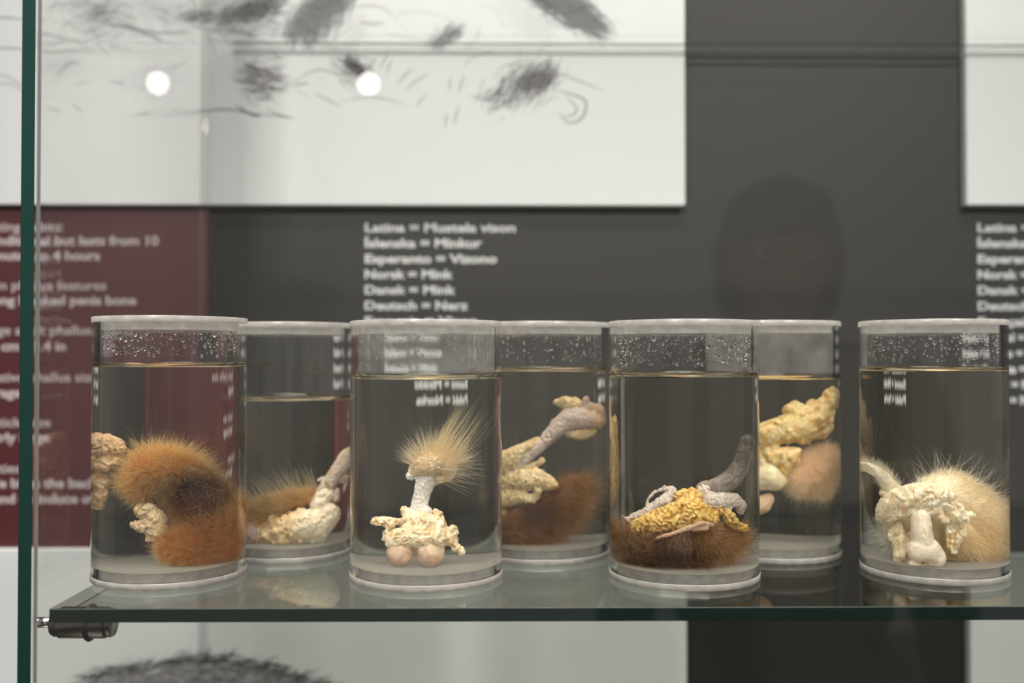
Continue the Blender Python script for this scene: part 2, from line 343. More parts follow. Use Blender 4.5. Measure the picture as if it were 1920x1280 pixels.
def bracket(z, label):
    bx = -0.26799289032661977; ln = 0.028175274792604232; r = .0095; y = .612
    e = empty('shelf_bracket', (bx, y, z - r)); tag(e, label, 'bracket')
    def cyl(name, prof, mat):
        o = link(name, revolve(name, [prof], 48, True), mat, e); o.rotation_euler = (0, R(90), 0); return o
    cyl('barrel', [(0, 0), (r * .96, 0), (r, .0006), (r, ln - .0006), (r * .97, ln), (0, ln)], M['steel'])
    cyl('end_cap', [(0, ln), (r * .93, ln), (r * .93, ln + .003), (r * .86, ln + .004), (0, ln + .0042)], M['steel'])
    cyl('rubber_ring', [(r * .98, ln * .58), (r * 1.14, ln * .60), (r * 1.2, ln * .64), (r * 1.14, ln * .68), (r * .98, ln * .70)], M['rubber'])
    cyl('collar', [(0, -.0045), (r * .80, -.0045), (r * .88, -.003), (r * .88, -.001), (r * .7, 0), (0, 0)], M['rubber'])
    cyl('bolt', [(0, -.0150), (r * .34, -.0150), (r * .34, -.0045), (0, -.0045)], M['chrome'])
bracket(SZ - ST, 'short steel shelf bracket with black rubber ring under the left shelf corner')
bracket(UZ, 'steel shelf bracket under the left corner of the upper shelf')

# ------------------------------------------------------------------ jars
random.seed(11)
def drops(rad, z0, z1, n, rmin, rmax, ang0, ang1, seed):
    rnd = random.Random(seed)
    bm = bmesh.new(); bmesh.ops.create_icosphere(bm, subdivisions=2, radius=1)
    tv = [tuple(v.co) for v in bm.verts if True]; tf = [[v.index for v in f.verts] for f in bm.faces]; bm.free()
    V = []; F = []; placed = []
    tries = 0
    while len(placed) < n and tries < n * 40:
        tries += 1
        a = rnd.uniform(ang0, ang1); u = rnd.random() ** 1.5; z = z1 - u * (z1 - z0)
        r = rmin + (rmax - rmin) * rnd.random() ** 2.6 * (1 - .35 * u)
        if z + r > z1 or any(abs(a - b) * rad < (r + q) * .95 and abs(z - c) < (r + q) for b, c, q in placed): continue
        placed.append((a, z, r)); el = 1 + .5 * rnd.random() * (r / rmax); k = len(V)
        ca, sa = math.cos(a), math.sin(a)
        for (x, y, zz) in tv:
            # local: x tangent, y inward normal (flattened), z up; flat side on the wall
            d = max(0.0, y) * r * .75 + .00003; t = x * r * (1 - .25 * max(0, zz)); h = zz * r * el
            rr = rad - d; V.append((rr * ca - t * sa, rr * sa + t * ca, z + h))
        F += [[i + k for i in f] for f in tf]
    return mesh('droplets', V, F, True)

def make_jar(loc, rad, H, water, label, dr, seed):
    e = empty('specimen_jar', loc); tag(e, label, 'jar', 'specimen jars on the glass shelf')
    WT = .005; ri = rad - WT; LB, LT = .0040, .0036; PB, PT = .0095, .0052      # base and lid, floor plug, lid plug
    top = H - LT; g = .00008
    link('base', revolve('base', [[(0, g), (rad + .0002, g)], [(rad + .0002, g), (rad + .0004, g + .0004), (rad + .0004, LB - .0003), (rad + .0001, LB)], [(rad + .0001, LB), (ri - .0003, LB), (ri - .0003, PB), (ri - .0009, PB)]], mi=[1, 0, 0]), [M['frost'], M['flat']], e)
    link('tube', revolve('tube', [[(ri, LB + g), (rad, LB + g)], [(rad, LB + g), (rad, top - g)], [(rad, top - g), (ri, top - g)],
                                   [(ri, top - g), (ri, water)], [(ri, PB), (ri, LB + g)]]), M['acrylic'], e)
    pc = H - LT - PT
    link('lid', revolve('lid', [[(0, pc), (ri - .0004, pc)], [(ri - .0004, pc), (ri - .0003, top)], [(ri - .0003, top), (rad + .0004, top)], [(rad + .0004, top), (rad + .0004, H - .0003), (rad + .0001, H)], [(rad + .0001, H), (0, H)]], mi=[1, 2, 0, 0, 1]), [M['frost'], M['flat'], M['plug']], e)
    men = [(ri - x, water - .0032 * (1 - math.exp(-x / .0017))) for x in (0, .0003, .0007, .0012, .0019, .0028, .004, .006, .009)]
    liq = revolve('liquid', [[(0, PB), (ri - .0001, PB)], [(ri, PB), (ri, water)], men + [(0, water - .0032)]], mi=[2, 0, 1])
    link('liquid', liq, [M['liquid_side'], M['liquid_top'], M['liquid_floor']], e)
    if dr:
        n, rm, a0, a1, heavy = dr
        if heavy:
            rf = ri - .00012; link('condensation', revolve('condensation', [[(rf, water + .001), (rf, pc - .0002)]]), M['film'], e)['kind'] = 'stuff'
        link('droplets', drops(ri, water + .004, pc - .0003, n, .00038, rm, R(a0), R(a1), seed), M['drop'], e)['kind'] = 'stuff'
    # little air bubbles trapped in the glued joint of the base
    rnd = random.Random(seed + 5); bm = bmesh.new()
    for _ in range(150):
        a = rnd.uniform(0, 2 * math.pi); r_ = rnd.uniform(.00015, .0005); q = ri - .0025 - rnd.random() * .004
        m_ = Matrix.Translation((q * math.cos(a), q * math.sin(a), LB + .0015 + rnd.random() * .001)) @ Matrix.Diagonal((1, 1, .6, 1))
        bmesh.ops.create_icosphere(bm, subdivisions=1, radius=r_, matrix=m_)
    me = bpy.data.meshes.new('joint_bubbles'); bm.to_mesh(me); bm.free(); me.polygons.foreach_set('use_smooth', [True] * len(me.polygons))
    link('joint_bubbles', me, M['bubble'], e)['kind'] = 'stuff'
    return e

JC = {1: (-0.2202, 0.667, 0.049), 2: (-0.1574, 0.742, 0.0458), 3: (-0.0494, 0.662, 0.05), 4: (0.0298, 0.739, 0.05), 5: (0.1212, 0.661, 0.049), 6: (0.2008, 0.741, 0.05), 7: (0.2921, 0.672, 0.0468)}
JW = {1: 0.1406, 2: 0.1157, 3: 0.1328, 4: 0.1367, 5: 0.1342, 6: 0.1311, 7: 0.1376}
JH = {1: .1700, 2: .1690, 3: .1675, 4: .1692, 5: .1677, 6: .1700, 7: .1684}
# droplets: count, largest radius, from angle, to angle (270 faces the viewer)
JD = {1: (330, .0018, 180, 360, 0), 2: None, 3: (150, .0009, 190, 350, 1), 4: (200, .0014, 190, 350, 0), 5: (420, .0021, 182, 358, 0), 6: (70, .0009, 200, 340, 1), 7: (220, .0017, 185, 355, 0)}
JL = {1: 'clear acrylic jar at far left holding the shaggy orange fur specimen',
      2: 'clear acrylic jar with the lowest liquid level, second jar from the left',
      3: 'clear acrylic jar in the front row holding the white stalk with two round lobes',
      4: 'clear acrylic jar in the back row holding the long diagonal stalk over dark brown fur',
      5: 'clear acrylic jar with many condensation drops, holding the grey horn shaped specimen',
      6: 'clear acrylic jar in the back row holding lumpy yellow fat and a pale fur ball',
      7: 'clear acrylic jar at far right holding the cream white furry specimen'}
for k in JC:
    make_jar((JC[k][0], JC[k][1], SZ), JC[k][2], JH[k], JW[k], JL[k], JD[k], k * 7)

# ------------------------------------------------------------------ specimens
SX = .75      # specimens are modelled in mm in a space stretched sideways, then squeezed
def ball_template(sub):
    bm = bmesh.new(); bmesh.ops.create_icosphere(bm, subdivisions=sub, radius=1)
    v = np.array([v.co[:] for v in bm.verts]); f = np.array([[q.index for q in p.verts] for p in bm.faces]); bm.free(); return v, f
BT = ball_template(2)

def blob(chains, voxel=.8, smooth=4, lumps=None, seed=0):
    """chains of (x,y,z,r,rx) in mm -> one fused surface (verts, faces) ; lumps=(count, rmin, rmax, sink) sprinkles lobes on the surface"""
    rnd = np.random.default_rng(seed); cs = []
    for ch in chains:
        ch = [np.array(c, float) for c in ch]
        if len(ch) == 1: cs.append(ch[0])
        for a, b in zip(ch, ch[1:]):
            n = max(2, int(np.linalg.norm(a[:3] - b[:3]) / (min(a[3], b[3]) * .35)) + 1)
            for i in range(n + 1): cs.append(a + (b - a) * i / n)
    cs = np.array(cs)
    if lumps:
        n, r0, r1, sink = lumps; ex = []
        pick = cs[rnd.integers(0, len(cs), n)]; d = rnd.normal(size=(n, 3)); d[:, 1] -= .4; d /= np.linalg.norm(d, axis=1)[:, None]; d[:, 0] *= pick[:, 4] / pick[:, 3]
        rr = r0 + (r1 - r0) * rnd.random(n) ** 1.6
        ex = np.concatenate([pick[:, :3] + d * (pick[:, 3:4] - rr[:, None] * sink), rr[:, None]], 1)
        cs = np.concatenate([cs, np.concatenate([ex, rr[:, None]], 1)])
    V = (cs[:, None, :3] + BT[0][None] * cs[:, None, [4, 3, 3]]).reshape(-1, 3)
    F = (BT[1][None] + (np.arange(len(cs)) * len(BT[0]))[:, None, None]).reshape(-1, 3)
    me = bpy.data.meshes.new('b'); me.from_pydata(V.tolist(), [], F.tolist())
    o = bpy.data.objects.new('b', me); COL.objects.link(o)
    m = o.modifiers.new('r', 'REMESH'); m.mode = 'VOXEL'; m.voxel_size = voxel
    if smooth: s = o.modifiers.new('s', 'SMOOTH'); s.factor = .5; s.iterations = smooth
    bpy.context.view_layer.update()
    r = bpy.data.meshes.new_from_object(o.evaluated_get(bpy.context.evaluated_depsgraph_get()))
    bpy.data.objects.remove(o); bpy.data.meshes.remove(me)
    return r

def vn(me):
    n = len(me.vertices); v = np.empty(n * 3); me.vertices.foreach_get('co', v); nn = np.empty(n * 3); me.vertices.foreach_get('normal', nn)
    return v.reshape(-1, 3), nn.reshape(-1, 3)

def fnoise(P, scale, octaves=3, seed=0.0):
    off = Vector((seed * 3.1, seed * 1.7, seed))
    return np.array([mnoise.fractal(Vector(p) * scale + off, 1.0, 2.0, octaves) for p in P])

def displace(me, terms):
    """terms: (amplitude mm, scale, kind) kind in lump / fold / fine"""
    for k, (amp, sc, kind) in enumerate(terms):
        P, N = vn(me)
        if kind == 'fold':     # narrow creases between rounded folds
            Q = P * np.array([1, 1, 1]); warp = fnoise(P, .12, 2, 7 + k)[:, None] * 6
            d = 1 - np.abs(fnoise((Q + warp), sc, 2, k + 2)) * 2.4
            d = -np.clip(d, 0, 1) ** 2.2
        elif kind == 'lobes':
            d = np.array([mnoise.voronoi(Vector(p) * sc)[0][0] for p in P]); d = .5 - d
        else: d = fnoise(P, sc, 3, k)
        P = P + N * (d * amp)[:, None]
        me.vertices.foreach_set('co', P.ravel()); me.update()
    return me

def lerp(a, b, t): return np.array(a)[None] * (1 - t[:, None]) + np.array(b)[None] * t[:, None]
def ss(x, a, b): t = np.clip((x - a) / (b - a), 0, 1); return t * t * (3 - 2 * t)

def paint(me, cols):
    at = me.color_attributes.new('Col', 'FLOAT_COLOR', 'POINT'); c = np.ones((len(me.vertices), 4)); c[:, :3] = np.clip(cols, 0, 1)
    at.data.foreach_set('color', c.ravel())

def finish(me, jar):
    P, _ = vn(me); P[:, 0] *= SX
    # keep everything inside the liquid column of the jar
    lim = (JC[jar][2] - .005) * 1000 - .5; r = np.hypot(P[:, 0], P[:, 1]); k = np.where(r > lim, lim / np.maximum(r, 1e-6), 1)
    P[:, 0] *= k; P[:, 1] *= k; P[:, 2] = np.maximum(P[:, 2], 9.75)
    me.vertices.foreach_set('co', (P * .001).ravel()); me.polygons.foreach_set('use_smooth', [True] * len(me.polygons)); me.update(); return me

def part(name, me, mat, root, jar, label=None):
    finish(me, jar); me.name = name; o = link(name, me, mat, root)
    if label: o['label'] = label
    return o

def fur(me, n, length, root, jar, comb=(0, 0, 0), comb_w=.0, jitter=.35, droop=.15, width=.16, mask=None, col=None, seed=1, curl=.2, name='fur', parent=None, lvar=.4):
    """strands rooted on the (stretched space, mm) surface me; every strand a tapered ribbon of real triangles"""
    rnd = np.random.default_rng(seed); me.calc_loop_triangles()
    P, N = vn(me); T = np.empty(len(me.loop_triangles) * 3, np.int32); me.loop_triangles.foreach_get('vertices', T); T = T.reshape(-1, 3)
    A = np.linalg.norm(np.cross(P[T[:, 1]] - P[T[:, 0]], P[T[:, 2]] - P[T[:, 0]]), axis=1)
    if mask is not None: A = A * mask((P[T[:, 0]] + P[T[:, 1]] + P[T[:, 2]]) / 3, N[T[:, 0]])
    t = rnd.choice(len(T), n, p=A / A.sum()); u = rnd.random((n, 2)); fl_ = u.sum(1) > 1; u[fl_] = 1 - u[fl_]
    w0 = (1 - u.sum(1))[:, None]
    p = P[T[t, 0]] * w0 + P[T[t, 1]] * u[:, :1] + P[T[t, 2]] * u[:, 1:]
    nn = N[T[t, 0]] * w0 + N[T[t, 1]] * u[:, :1] + N[T[t, 2]] * u[:, 1:]
    cmb = comb(p, nn) if callable(comb) else np.array(comb, float)[None]
    d = nn + cmb * comb_w + rnd.normal(size=(n, 3)) * jitter; d /= np.linalg.norm(d, axis=1)[:, None]
    L = (length(p, nn) if callable(length) else length) * (1 - lvar + 2 * lvar * rnd.random(n))
    bend = rnd.normal(size=(n, 3)) * curl; bend[:, 2] -= droop
    if callable(comb) or comb_w: bend = bend + cmb * comb_w * .35
    side = np.cross(d, rnd.normal(size=(n, 3))); side /= np.linalg.norm(side, axis=1)[:, None] + 1e-9
    K = 4; V = np.empty((n, 2 * K + 1, 3)); ts = []
    for i in range(K):
        s = i / K; c = p + (d * s + bend * s * s * .6) * L[:, None] - nn * .25
        wv = width * (1 - .75 * s) * .5
        V[:, 2 * i] = c - side * wv; V[:, 2 * i + 1] = c + side * wv; ts += [s, s]
    V[:, 2 * K] = p + (d + bend * .6) * L[:, None]; ts.append(1.0)
    ts = np.array(ts)
    C = col(p, nn, ts, rnd.random(n), L)                       # (n, 2K+1, 3)
    F = []
    base = np.arange(n) * (2 * K + 1)
    q = np.array([[2 * i, 2 * i + 1, 2 * i + 3, 2 * i + 2] for i in range(K - 1)])
    quads = (base[:, None, None] + q[None]).reshape(-1, 4); tri = base[:, None] + np.array([[2 * K - 2, 2 * K - 1, 2 * K]])
    V = V.reshape(-1, 3); nv = len(V)
    m = bpy.data.meshes.new(name); m.vertices.add(nv); m.vertices.foreach_set('co', V.ravel())
    m.loops.add(quads.size + tri.size); m.loops.foreach_set('vertex_index', np.concatenate([quads.ravel(), tri.ravel()]).astype(np.int32))
    m.polygons.add(len(quads) + len(tri))
    st = np.concatenate([np.arange(len(quads)) * 4, quads.size + np.arange(len(tri)) * 3]).astype(np.int32)
    m.polygons.foreach_set('loop_start', st); m.update(calc_edges=True)
    paint(m, C.reshape(-1, 3))
    finish(m, jar); o = link(name, m, M['hair'], parent or root); o['kind'] = 'stuff'; return o

def grad(root_c, tip_c, var=.15, pos=None, power=1.0, tip=None):
    """hair colour: from root to tip, each strand a little lighter or darker; pos(p, n) may return per-strand root colours"""
    def f(p, n, ts, rv, L):
        rc = pos(p, n) if pos else np.repeat(np.array(root_c)[None], len(p), 0)
        t = (ts ** power)[None, :, None]
        tc = (tip(p, n) if tip else np.array(tip_c)[None])[:, None, :]
        c = rc[:, None, :] * (1 - t) + tc * t
        return c * (1 - var + 2 * var * rv)[:, None, None]
    return f

def specimen(j, label):
    e = empty('preserved_specimen', (JC[j][0], JC[j][1], SZ)); tag(e, label, 'specimen', 'preserved specimens in the jars'); return e

def gauss(p, c, s): return np.exp(-(((p - np.array(c)[None]) / np.array(s)[None]) ** 2).sum(1))

# ---- jar 1: shaggy orange fur
e = specimen(1, 'shaggy orange and brown fur specimen slumped in the far left jar')
core = blob([[(-11.78, 0, 69.03, 12.86, 11.97), (4.41, 2, 65.11, 13.58, 13.25), (21.41, 4, 45.15, 15.72, 16.44), (34.6, 2, 27.31, 14.29, 17.05)], [(4.36, -5, 19.17, 8.58, 8.55), (24.83, -5, 19.16, 12.86, 14.17), (40.56, 0, 19.64, 12.15, 16.11), (45.81, 6, 34.87, 10.0, 16.8)], [(-21.54, 0, 62.18, 7.86, 7.04), (-11.69, 0, 55.16, 7.86, 7.32)]], 1.1, 4)
displace(core, [(2.0, .12, 'lump')])
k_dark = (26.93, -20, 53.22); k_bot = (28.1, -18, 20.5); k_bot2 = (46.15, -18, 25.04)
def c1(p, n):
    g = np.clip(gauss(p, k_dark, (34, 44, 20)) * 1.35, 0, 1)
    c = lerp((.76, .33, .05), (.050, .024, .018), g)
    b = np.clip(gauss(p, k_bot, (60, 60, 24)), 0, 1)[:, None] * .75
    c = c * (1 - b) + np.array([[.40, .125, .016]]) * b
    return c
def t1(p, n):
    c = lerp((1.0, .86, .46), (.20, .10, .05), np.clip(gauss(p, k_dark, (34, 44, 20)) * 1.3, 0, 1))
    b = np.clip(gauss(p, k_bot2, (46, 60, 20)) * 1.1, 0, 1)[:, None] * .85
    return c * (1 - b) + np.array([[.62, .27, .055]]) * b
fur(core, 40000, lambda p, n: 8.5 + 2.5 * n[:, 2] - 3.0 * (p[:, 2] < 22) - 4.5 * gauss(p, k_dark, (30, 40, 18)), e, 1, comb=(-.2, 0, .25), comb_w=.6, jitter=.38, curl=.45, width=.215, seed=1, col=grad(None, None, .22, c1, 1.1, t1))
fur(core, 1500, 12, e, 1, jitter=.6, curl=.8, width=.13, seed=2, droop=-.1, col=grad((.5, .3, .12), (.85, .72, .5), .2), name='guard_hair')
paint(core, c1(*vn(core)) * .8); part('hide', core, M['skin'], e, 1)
f = blob([[(-16.56, -8, 44.68, 4.29, 4.1), (-10.36, -8, 43.94, 6.07, 5.89), (-5.45, -8, 38.38, 6.79, 6.67), (-6.8, -8, 32.22, 6.07, 5.93)], [(-20.79, -5, 35.43, 3.22, 2.99), (-15.45, -7, 34.95, 5.0, 4.76), (-8.92, -8, 35.68, 6.43, 6.26)], [(-8.17, -8, 28.12, 4.29, 4.17), (-2.9, -9, 32.97, 4.65, 4.6)]], .6, 4, (26, .8, 1.6, .3), 3)
displace(f, [(1.4, .16, 'fold'), (1.3, .28, 'lump')]); paint(f, lerp((.50, .35, .20), (.70, .57, .39), fnoise(vn(f)[0], .3) * .5 + .5)); part('tissue', f, M['flesh'], e, 1, 'pale bare tissue in a gap of the fur')

f = blob([[(-44.69, 10, 85.51, 9.29, 6.5), (-39.47, 6, 86.01, 8.58, 6.39), (-32.95, 4, 85.16, 5.72, 4.7)], [(-44.24, 10, 74.99, 7.86, 5.5), (-38.04, 6, 74.5, 5.72, 4.34), (-32.01, 4, 78.2, 3.22, 2.67)], [(-44.02, 12, 62.51, 5.72, 4.0), (-40.91, 10, 61.17, 5.0, 3.5), (-43.01, 12, 46.78, 4.29, 3.0)]], .7, 2, (20, 1.5, 3.0, .4), 41)
displace(f, [(2.4, .13, 'fold'), (.5, .4, 'lump')]); paint(f, lerp((.62, .42, .24), (.82, .62, .40), np.clip(fnoise(vn(f)[0], .25) + .5, 0, 1))); part('folded_tissue', f, M['flesh'], e, 1, 'tan folded tissue behind the fur at the left')

# ---- jar 2: tan fur strip over yellowish tissue with a rising tube
e = specimen(2, 'yellowish tissue with tan fur strip and rising tube, in the second jar from left')
f = blob([[(-20.46, -5, 16.3, 7.15, 6.88), (-6.3, -8, 22.41, 9.54, 9.51), (10.48, -10, 22.41, 11.13, 11.69), (26.91, -10, 23.91, 11.92, 13.65), (35.37, -8, 29.14, 8.74, 10.89)], [(26.9, -8, 37.16, 7.15, 8.1), (31.44, -6, 44.53, 5.56, 6.53)], [(-14.51, -6, 13.36, 5.56, 5.41), (1.72, -8, 14.63, 6.36, 6.44), (26.95, -8, 13.97, 5.56, 6.3)]], .75, 2, (110, 2.4, 6.0, .5), 5)
displace(f, [(1.8, .14, 'fold'), (.5, .5, 'lump')])
P_, _ = vn(f); paint(f, lerp((.82, .63, .38), (.93, .83, .66), np.clip(ss(P_[:, 0], -3.1, 30.07) + fnoise(P_, .2) * .5, 0, 1))); part('fatty_tissue', f, M['fat'], e, 2, 'yellowish lumpy fat')
f = blob([[(25.12, -6, 40.84, 5.17, 5.72), (33.24, -4, 52.02, 5.56, 6.65), (40.54, -1, 61.22, 5.96, 8.25), (47.11, 4, 69.1, 5.96, 11.92), (46.1, 8, 71.84, 5.17, 10.33)], [(24.65, -5, 54.32, 1.59, 1.74), (27.3, -5, 55.41, 1.99, 2.23), (30.01, -5, 54.17, 1.99, 2.29)], [(39.82, -5, 40.22, 3.18, 4.29), (40.89, -5, 46.03, 2.38, 3.31)], [(43.33, 0, 53.14, 2.78, 4.3), (50.77, 0, 55.24, 1.99, 3.97)]], .6, 8)
displace(f, [(1.0, .25, 'fold'), (.4, .9, 'lump')])
P_, _ = vn(f); paint(f, lerp((.68, .58, .50), (.62, .47, .26), ss(fnoise(P_, .16, 2, 3), .1, .5))); part('tube', f, M['flesh'], e, 2, 'pale greyish tube')
f = blob([[(-35.89, -2, 15.56, 10.33, 10.14), (-26.14, -6, 17.12, 9.54, 9.33), (-18.24, -7, 15.79, 5.56, 5.44)], [(-37.8, -2, 7.71, 6.36, 6.44), (-22.99, -6, 9.47, 4.77, 4.64)]], .8, 5)
displace(f, [(1.0, .18, 'fold')]); paint(f, np.repeat([[.50, .40, .34]], len(f.vertices), 0)); part('skin_flap', f, M['skin'], e, 2, 'smooth greyish pink skin')
f = blob([[(-38.87, 6, 20.18, 8.74, 7.37), (-40.43, 10, 37.13, 8.74, 6.12), (-40.78, 12, 56.52, 8.74, 6.12), (-40.87, 12, 72.35, 7.15, 5.01)], [(-40.91, 12, 80.27, 5.56, 3.9), (-37.47, 8, 84.78, 3.97, 3.12)]], .8, 3, (40, 1.5, 3.5, .5), 8)
displace(f, [(1.8, .2, 'fold')]); paint(f, np.repeat([[.68, .50, .32]], len(f.vertices), 0)); part('tissue', f, M['flesh'], e, 2)
h = blob([[(-23.57, -2, 29.42, 5.17, 4.86), (-9.21, -4, 33.51, 6.76, 6.57), (6.46, -4, 38.33, 5.56, 5.6), (23.38, -4, 42.59, 3.18, 3.45)], [(-26.34, -4, 21.89, 3.18, 3.04), (-14.21, -8, 25.14, 3.97, 3.94), (-1.84, -10, 29.13, 3.58, 3.63)]], .9, 4)
def c2(p, n): return lerp((.60, .33, .10), (.20, .09, .035), np.clip(gauss(p, (-9.46, -12, 30.57), (14, 20, 5)), 0, 1))
fur(h, 11000, 6.5, e, 2, comb=(-.6, 0, .5), comb_w=.9, jitter=.25, width=.2, seed=3, col=grad(None, (.85, .66, .36), .2, c2), mask=lambda p, n: (n[:, 2] > -.55) * 1.0)
fur(h, 420, 18, e, 2, comb=(-.8, 0, .7), comb_w=.8, jitter=.3, width=.24, seed=4, droop=-.05, lvar=.35, col=grad((.5, .4, .2), (.75, .68, .5), .2), mask=lambda p, n: (n[:, 2] > .3) * 1.0, name='guard_hair')
paint(h, c2(*vn(h)) * .8); part('hide', h, M['skin'], e, 2)

# ---- jar 3: white stalk, two round lobes, blond tuft
e = specimen(3, 'cream specimen with two round lobes, a white stalk and a blond hair tuft')
f = blob([[(-16.8, -8, 18.72, 9.58, 9.65), (-15.38, -8, 20.78, 9.58, 9.65)], [(3.52, -8, 18.7, 9.93, 10.04), (2.08, -8, 20.77, 9.93, 10.01)]], .6, 12)
P_, N_ = vn(f); cx = -6.82
d = np.exp(-((P_[:, 0] - cx) / 1.5) ** 2); P_ = P_ - N_ * (d * 1.6)[:, None]; f.vertices.foreach_set('co', P_.ravel()); f.update()
displace(f, [(.5, .25, 'lump')]); P_, _ = vn(f)
paint(f, lerp((.66, .46, .35), (.80, .62, .45), ss(P_[:, 2] + fnoise(P_, .2) * 3, 13.64, 25.59))); part('lobes', f, M['skin'], e, 3, 'smooth pinkish twin lobes')
f = blob([[(-20.42, -9, 25.98, 7.09, 7.23), (-11.34, -12, 29.85, 8.51, 8.76), (5.54, -10, 28.85, 8.51, 8.73), (13.64, -6, 26.82, 5.67, 5.78)], [(-12.36, -4, 38.77, 5.32, 5.23), (-2.59, -8, 37.53, 7.8, 7.86), (7.19, -6, 35.49, 6.74, 6.79)], [(-13.52, 0, 36.56, 3.19, 3.07), (-22.1, -2, 38.1, 2.84, 2.77), (-30.21, -3, 38.06, 1.77, 1.78), (-35.6, -3, 37.2, 1.42, 1.46)], [(-23.13, -2, 34.98, 2.13, 2.08), (-25.93, -3, 29.9, 1.77, 1.76), (-27.32, -3, 27.11, 1.06, 1.05), (-22.09, -3, 28.59, 1.42, 1.39)], [(12.95, -4, 30.0, 3.55, 3.56), (17.23, -2, 31.37, 2.13, 2.13), (20.8, -2, 29.55, 1.06, 1.08)], [(17.22, -2, 25.51, 1.06, 1.06), (21.5, -2, 19.18, 0.57, 0.58), (22.94, -2, 17.76, 0.43, 0.43)], [(-12.79, -2, 43.0, 2.48, 2.42), (-14.18, -2, 45.4, 1.42, 1.38)], [(5.6, -2, 41.9, 3.19, 3.14), (10.16, -2, 39.43, 2.13, 2.11)]], .55, 1, (60, 1.6, 4.2, .5), 11)
displace(f, [(1.5, .11, 'fold'), (.9, .3, 'lump'), (.35, .9, 'lump')])
P_, _ = vn(f); paint(f, lerp((.74, .55, .33), (.88, .78, .58), np.clip(fnoise(P_, .22, 3, 4) * .9 + .55, 0, 1))); part('fatty_tissue', f, M['flesh'], e, 3, 'cream ragged tissue above the lobes')
f = blob([[(-4.98, 0, 41.4, 7.09, 6.85), (-4.31, 0, 48.64, 6.03, 5.84), (-2.94, 0, 55.54, 5.67, 5.5), (-0.89, 0, 62.43, 6.74, 6.56), (1.18, 0, 67.6, 7.8, 7.62)], [(-10.87, 0, 66.94, 2.84, 2.75), (-5.03, 0, 69.35, 3.55, 3.44)], [(4.42, -1, 62.49, 2.48, 2.43), (7.9, -1, 64.87, 1.77, 1.74)], [(0.47, -3, 43.78, 4.26, 4.19), (-8.24, -3, 42.09, 3.55, 3.48)]], .55, 2, (30, .8, 1.8, .4), 12)
displace(f, [(.9, .4, 'fold'), (.5, .9, 'lump')]); paint(f, lerp((.84, .78, .70), (.90, .87, .82), fnoise(vn(f)[0], .3) * .5 + .5)); part('stalk', f, M['flesh'], e, 3, 'bright white stalk')
f = blob([[(-8.13, 0, 70.39, 4.26, 4.11), (-1.05, -6, 74.31, 6.74, 6.77), (7.42, -8, 76.48, 7.8, 7.95), (15.47, -4, 73.33, 6.03, 6.12)], [(14.4, -2, 68.34, 4.96, 4.97), (9.74, -4, 66.16, 4.26, 4.27)], [(0.12, 0, 79.71, 4.26, 4.16), (7.75, 0, 81.39, 4.26, 4.19)]], .55, 2, (40, 1, 2.2, .5), 13)
displace(f, [(1.3, .35, 'fold'), (.6, .8, 'lump')]); paint(f, lerp((.70, .50, .28), (.88, .76, .56), np.clip(fnoise(vn(f)[0], .25) + .5, 0, 1)))
def d3(p, n):
    c = np.array((4.29, 0, 72.77)); d = p - c; d /= np.linalg.norm(d, axis=1)[:, None]; d = d + np.array([.35, 0, .25]); return d
top3 = lambda p, n: ((n[:, 2] > .25) | (n[:, 0] > .5)) * (n[:, 1] > -.55) * (p[:, 2] > 73.8) * 1.0
fur(f, 1050, 10.5, e, 3, comb=d3, comb_w=1.2, jitter=.2, width=.16, seed=5, droop=-.05, mask=top3, col=grad((.86, .72, .48), (.97, .90, .74), .1), lvar=.5)
fur(f, 260, 20, e, 3, comb=(.85, 0, 1.15), comb_w=2.5, jitter=.22, curl=.1, width=.17, seed=6, droop=-.05, mask=lambda p, n: (n[:, 2] > .4) * (p[:, 0] > 2.89) * 1.0, col=grad((.88, .74, .46), (.95, .86, .62), .12), name='hair_tuft', lvar=.35)
fur(f, 320, 14, e, 3, comb=(1, 0, -.05), comb_w=1.5, jitter=.25, width=.15, seed=7, droop=.0, mask=lambda p, n: (n[:, 0] > .4) * 1.0, col=grad((.75, .6, .4), (.85, .78, .62), .15), name='side_hair')
fur(f, 90, 9, e, 3, comb=(-1, 0, .45), comb_w=2.0, jitter=.12, curl=.1, width=.2, seed=8, droop=0, mask=lambda p, n: (n[:, 0] < -.4) * (p[:, 2] > 73.8) * 1.0, col=grad((.75, .6, .4), (.85, .78, .62), .15), name='side_hair')
part('tuft_base', f, M['flesh'], e, 3)

# ---- jar 4: diagonal stalk over brown fur
e = specimen(4, 'long pale stalk leaning right above tan fat and dark brown fur')
f = blob([[(-32.92, 2, 52.0, 5.54, 5.72), (-21.56, -1, 62.25, 5.15, 5.18), (-9.95, -3, 72.19, 4.95, 4.95), (1.78, -5, 82.78, 5.15, 5.15), (12.93, -6, 93.6, 7.13, 7.2), (22.6, -6, 100.11, 9.5, 9.75)], [(25.87, -6, 101.24, 9.5, 9.84), (36.38, -6, 98.41, 7.92, 8.77), (42.72, -4, 97.02, 6.73, 8.18)], [(37.51, -5, 106.88, 4.75, 5.28), (43.4, -3, 103.97, 5.94, 7.31), (45.04, -2, 97.64, 5.15, 6.66)], [(33.54, -7, 108.17, 2.77, 3.02), (33.98, -7, 113.58, 2.77, 3.03)], [(7.74, -6, 98.25, 1.19, 1.2), (10.54, -6, 97.47, 1.58, 1.6)]], .6, 8)
displace(f, [(.9, .22, 'fold'), (.35, .7, 'lump')])
P_, _ = vn(f); t = np.clip(ss(P_[:, 0], 27.92, 45.89) + fnoise(P_, .25) * .4, 0, 1); paint(f, lerp((.58, .49, .45), (.52, .36, .26), t)); part('stalk', f, M['skin'], e, 4, 'greyish pink smooth stalk')
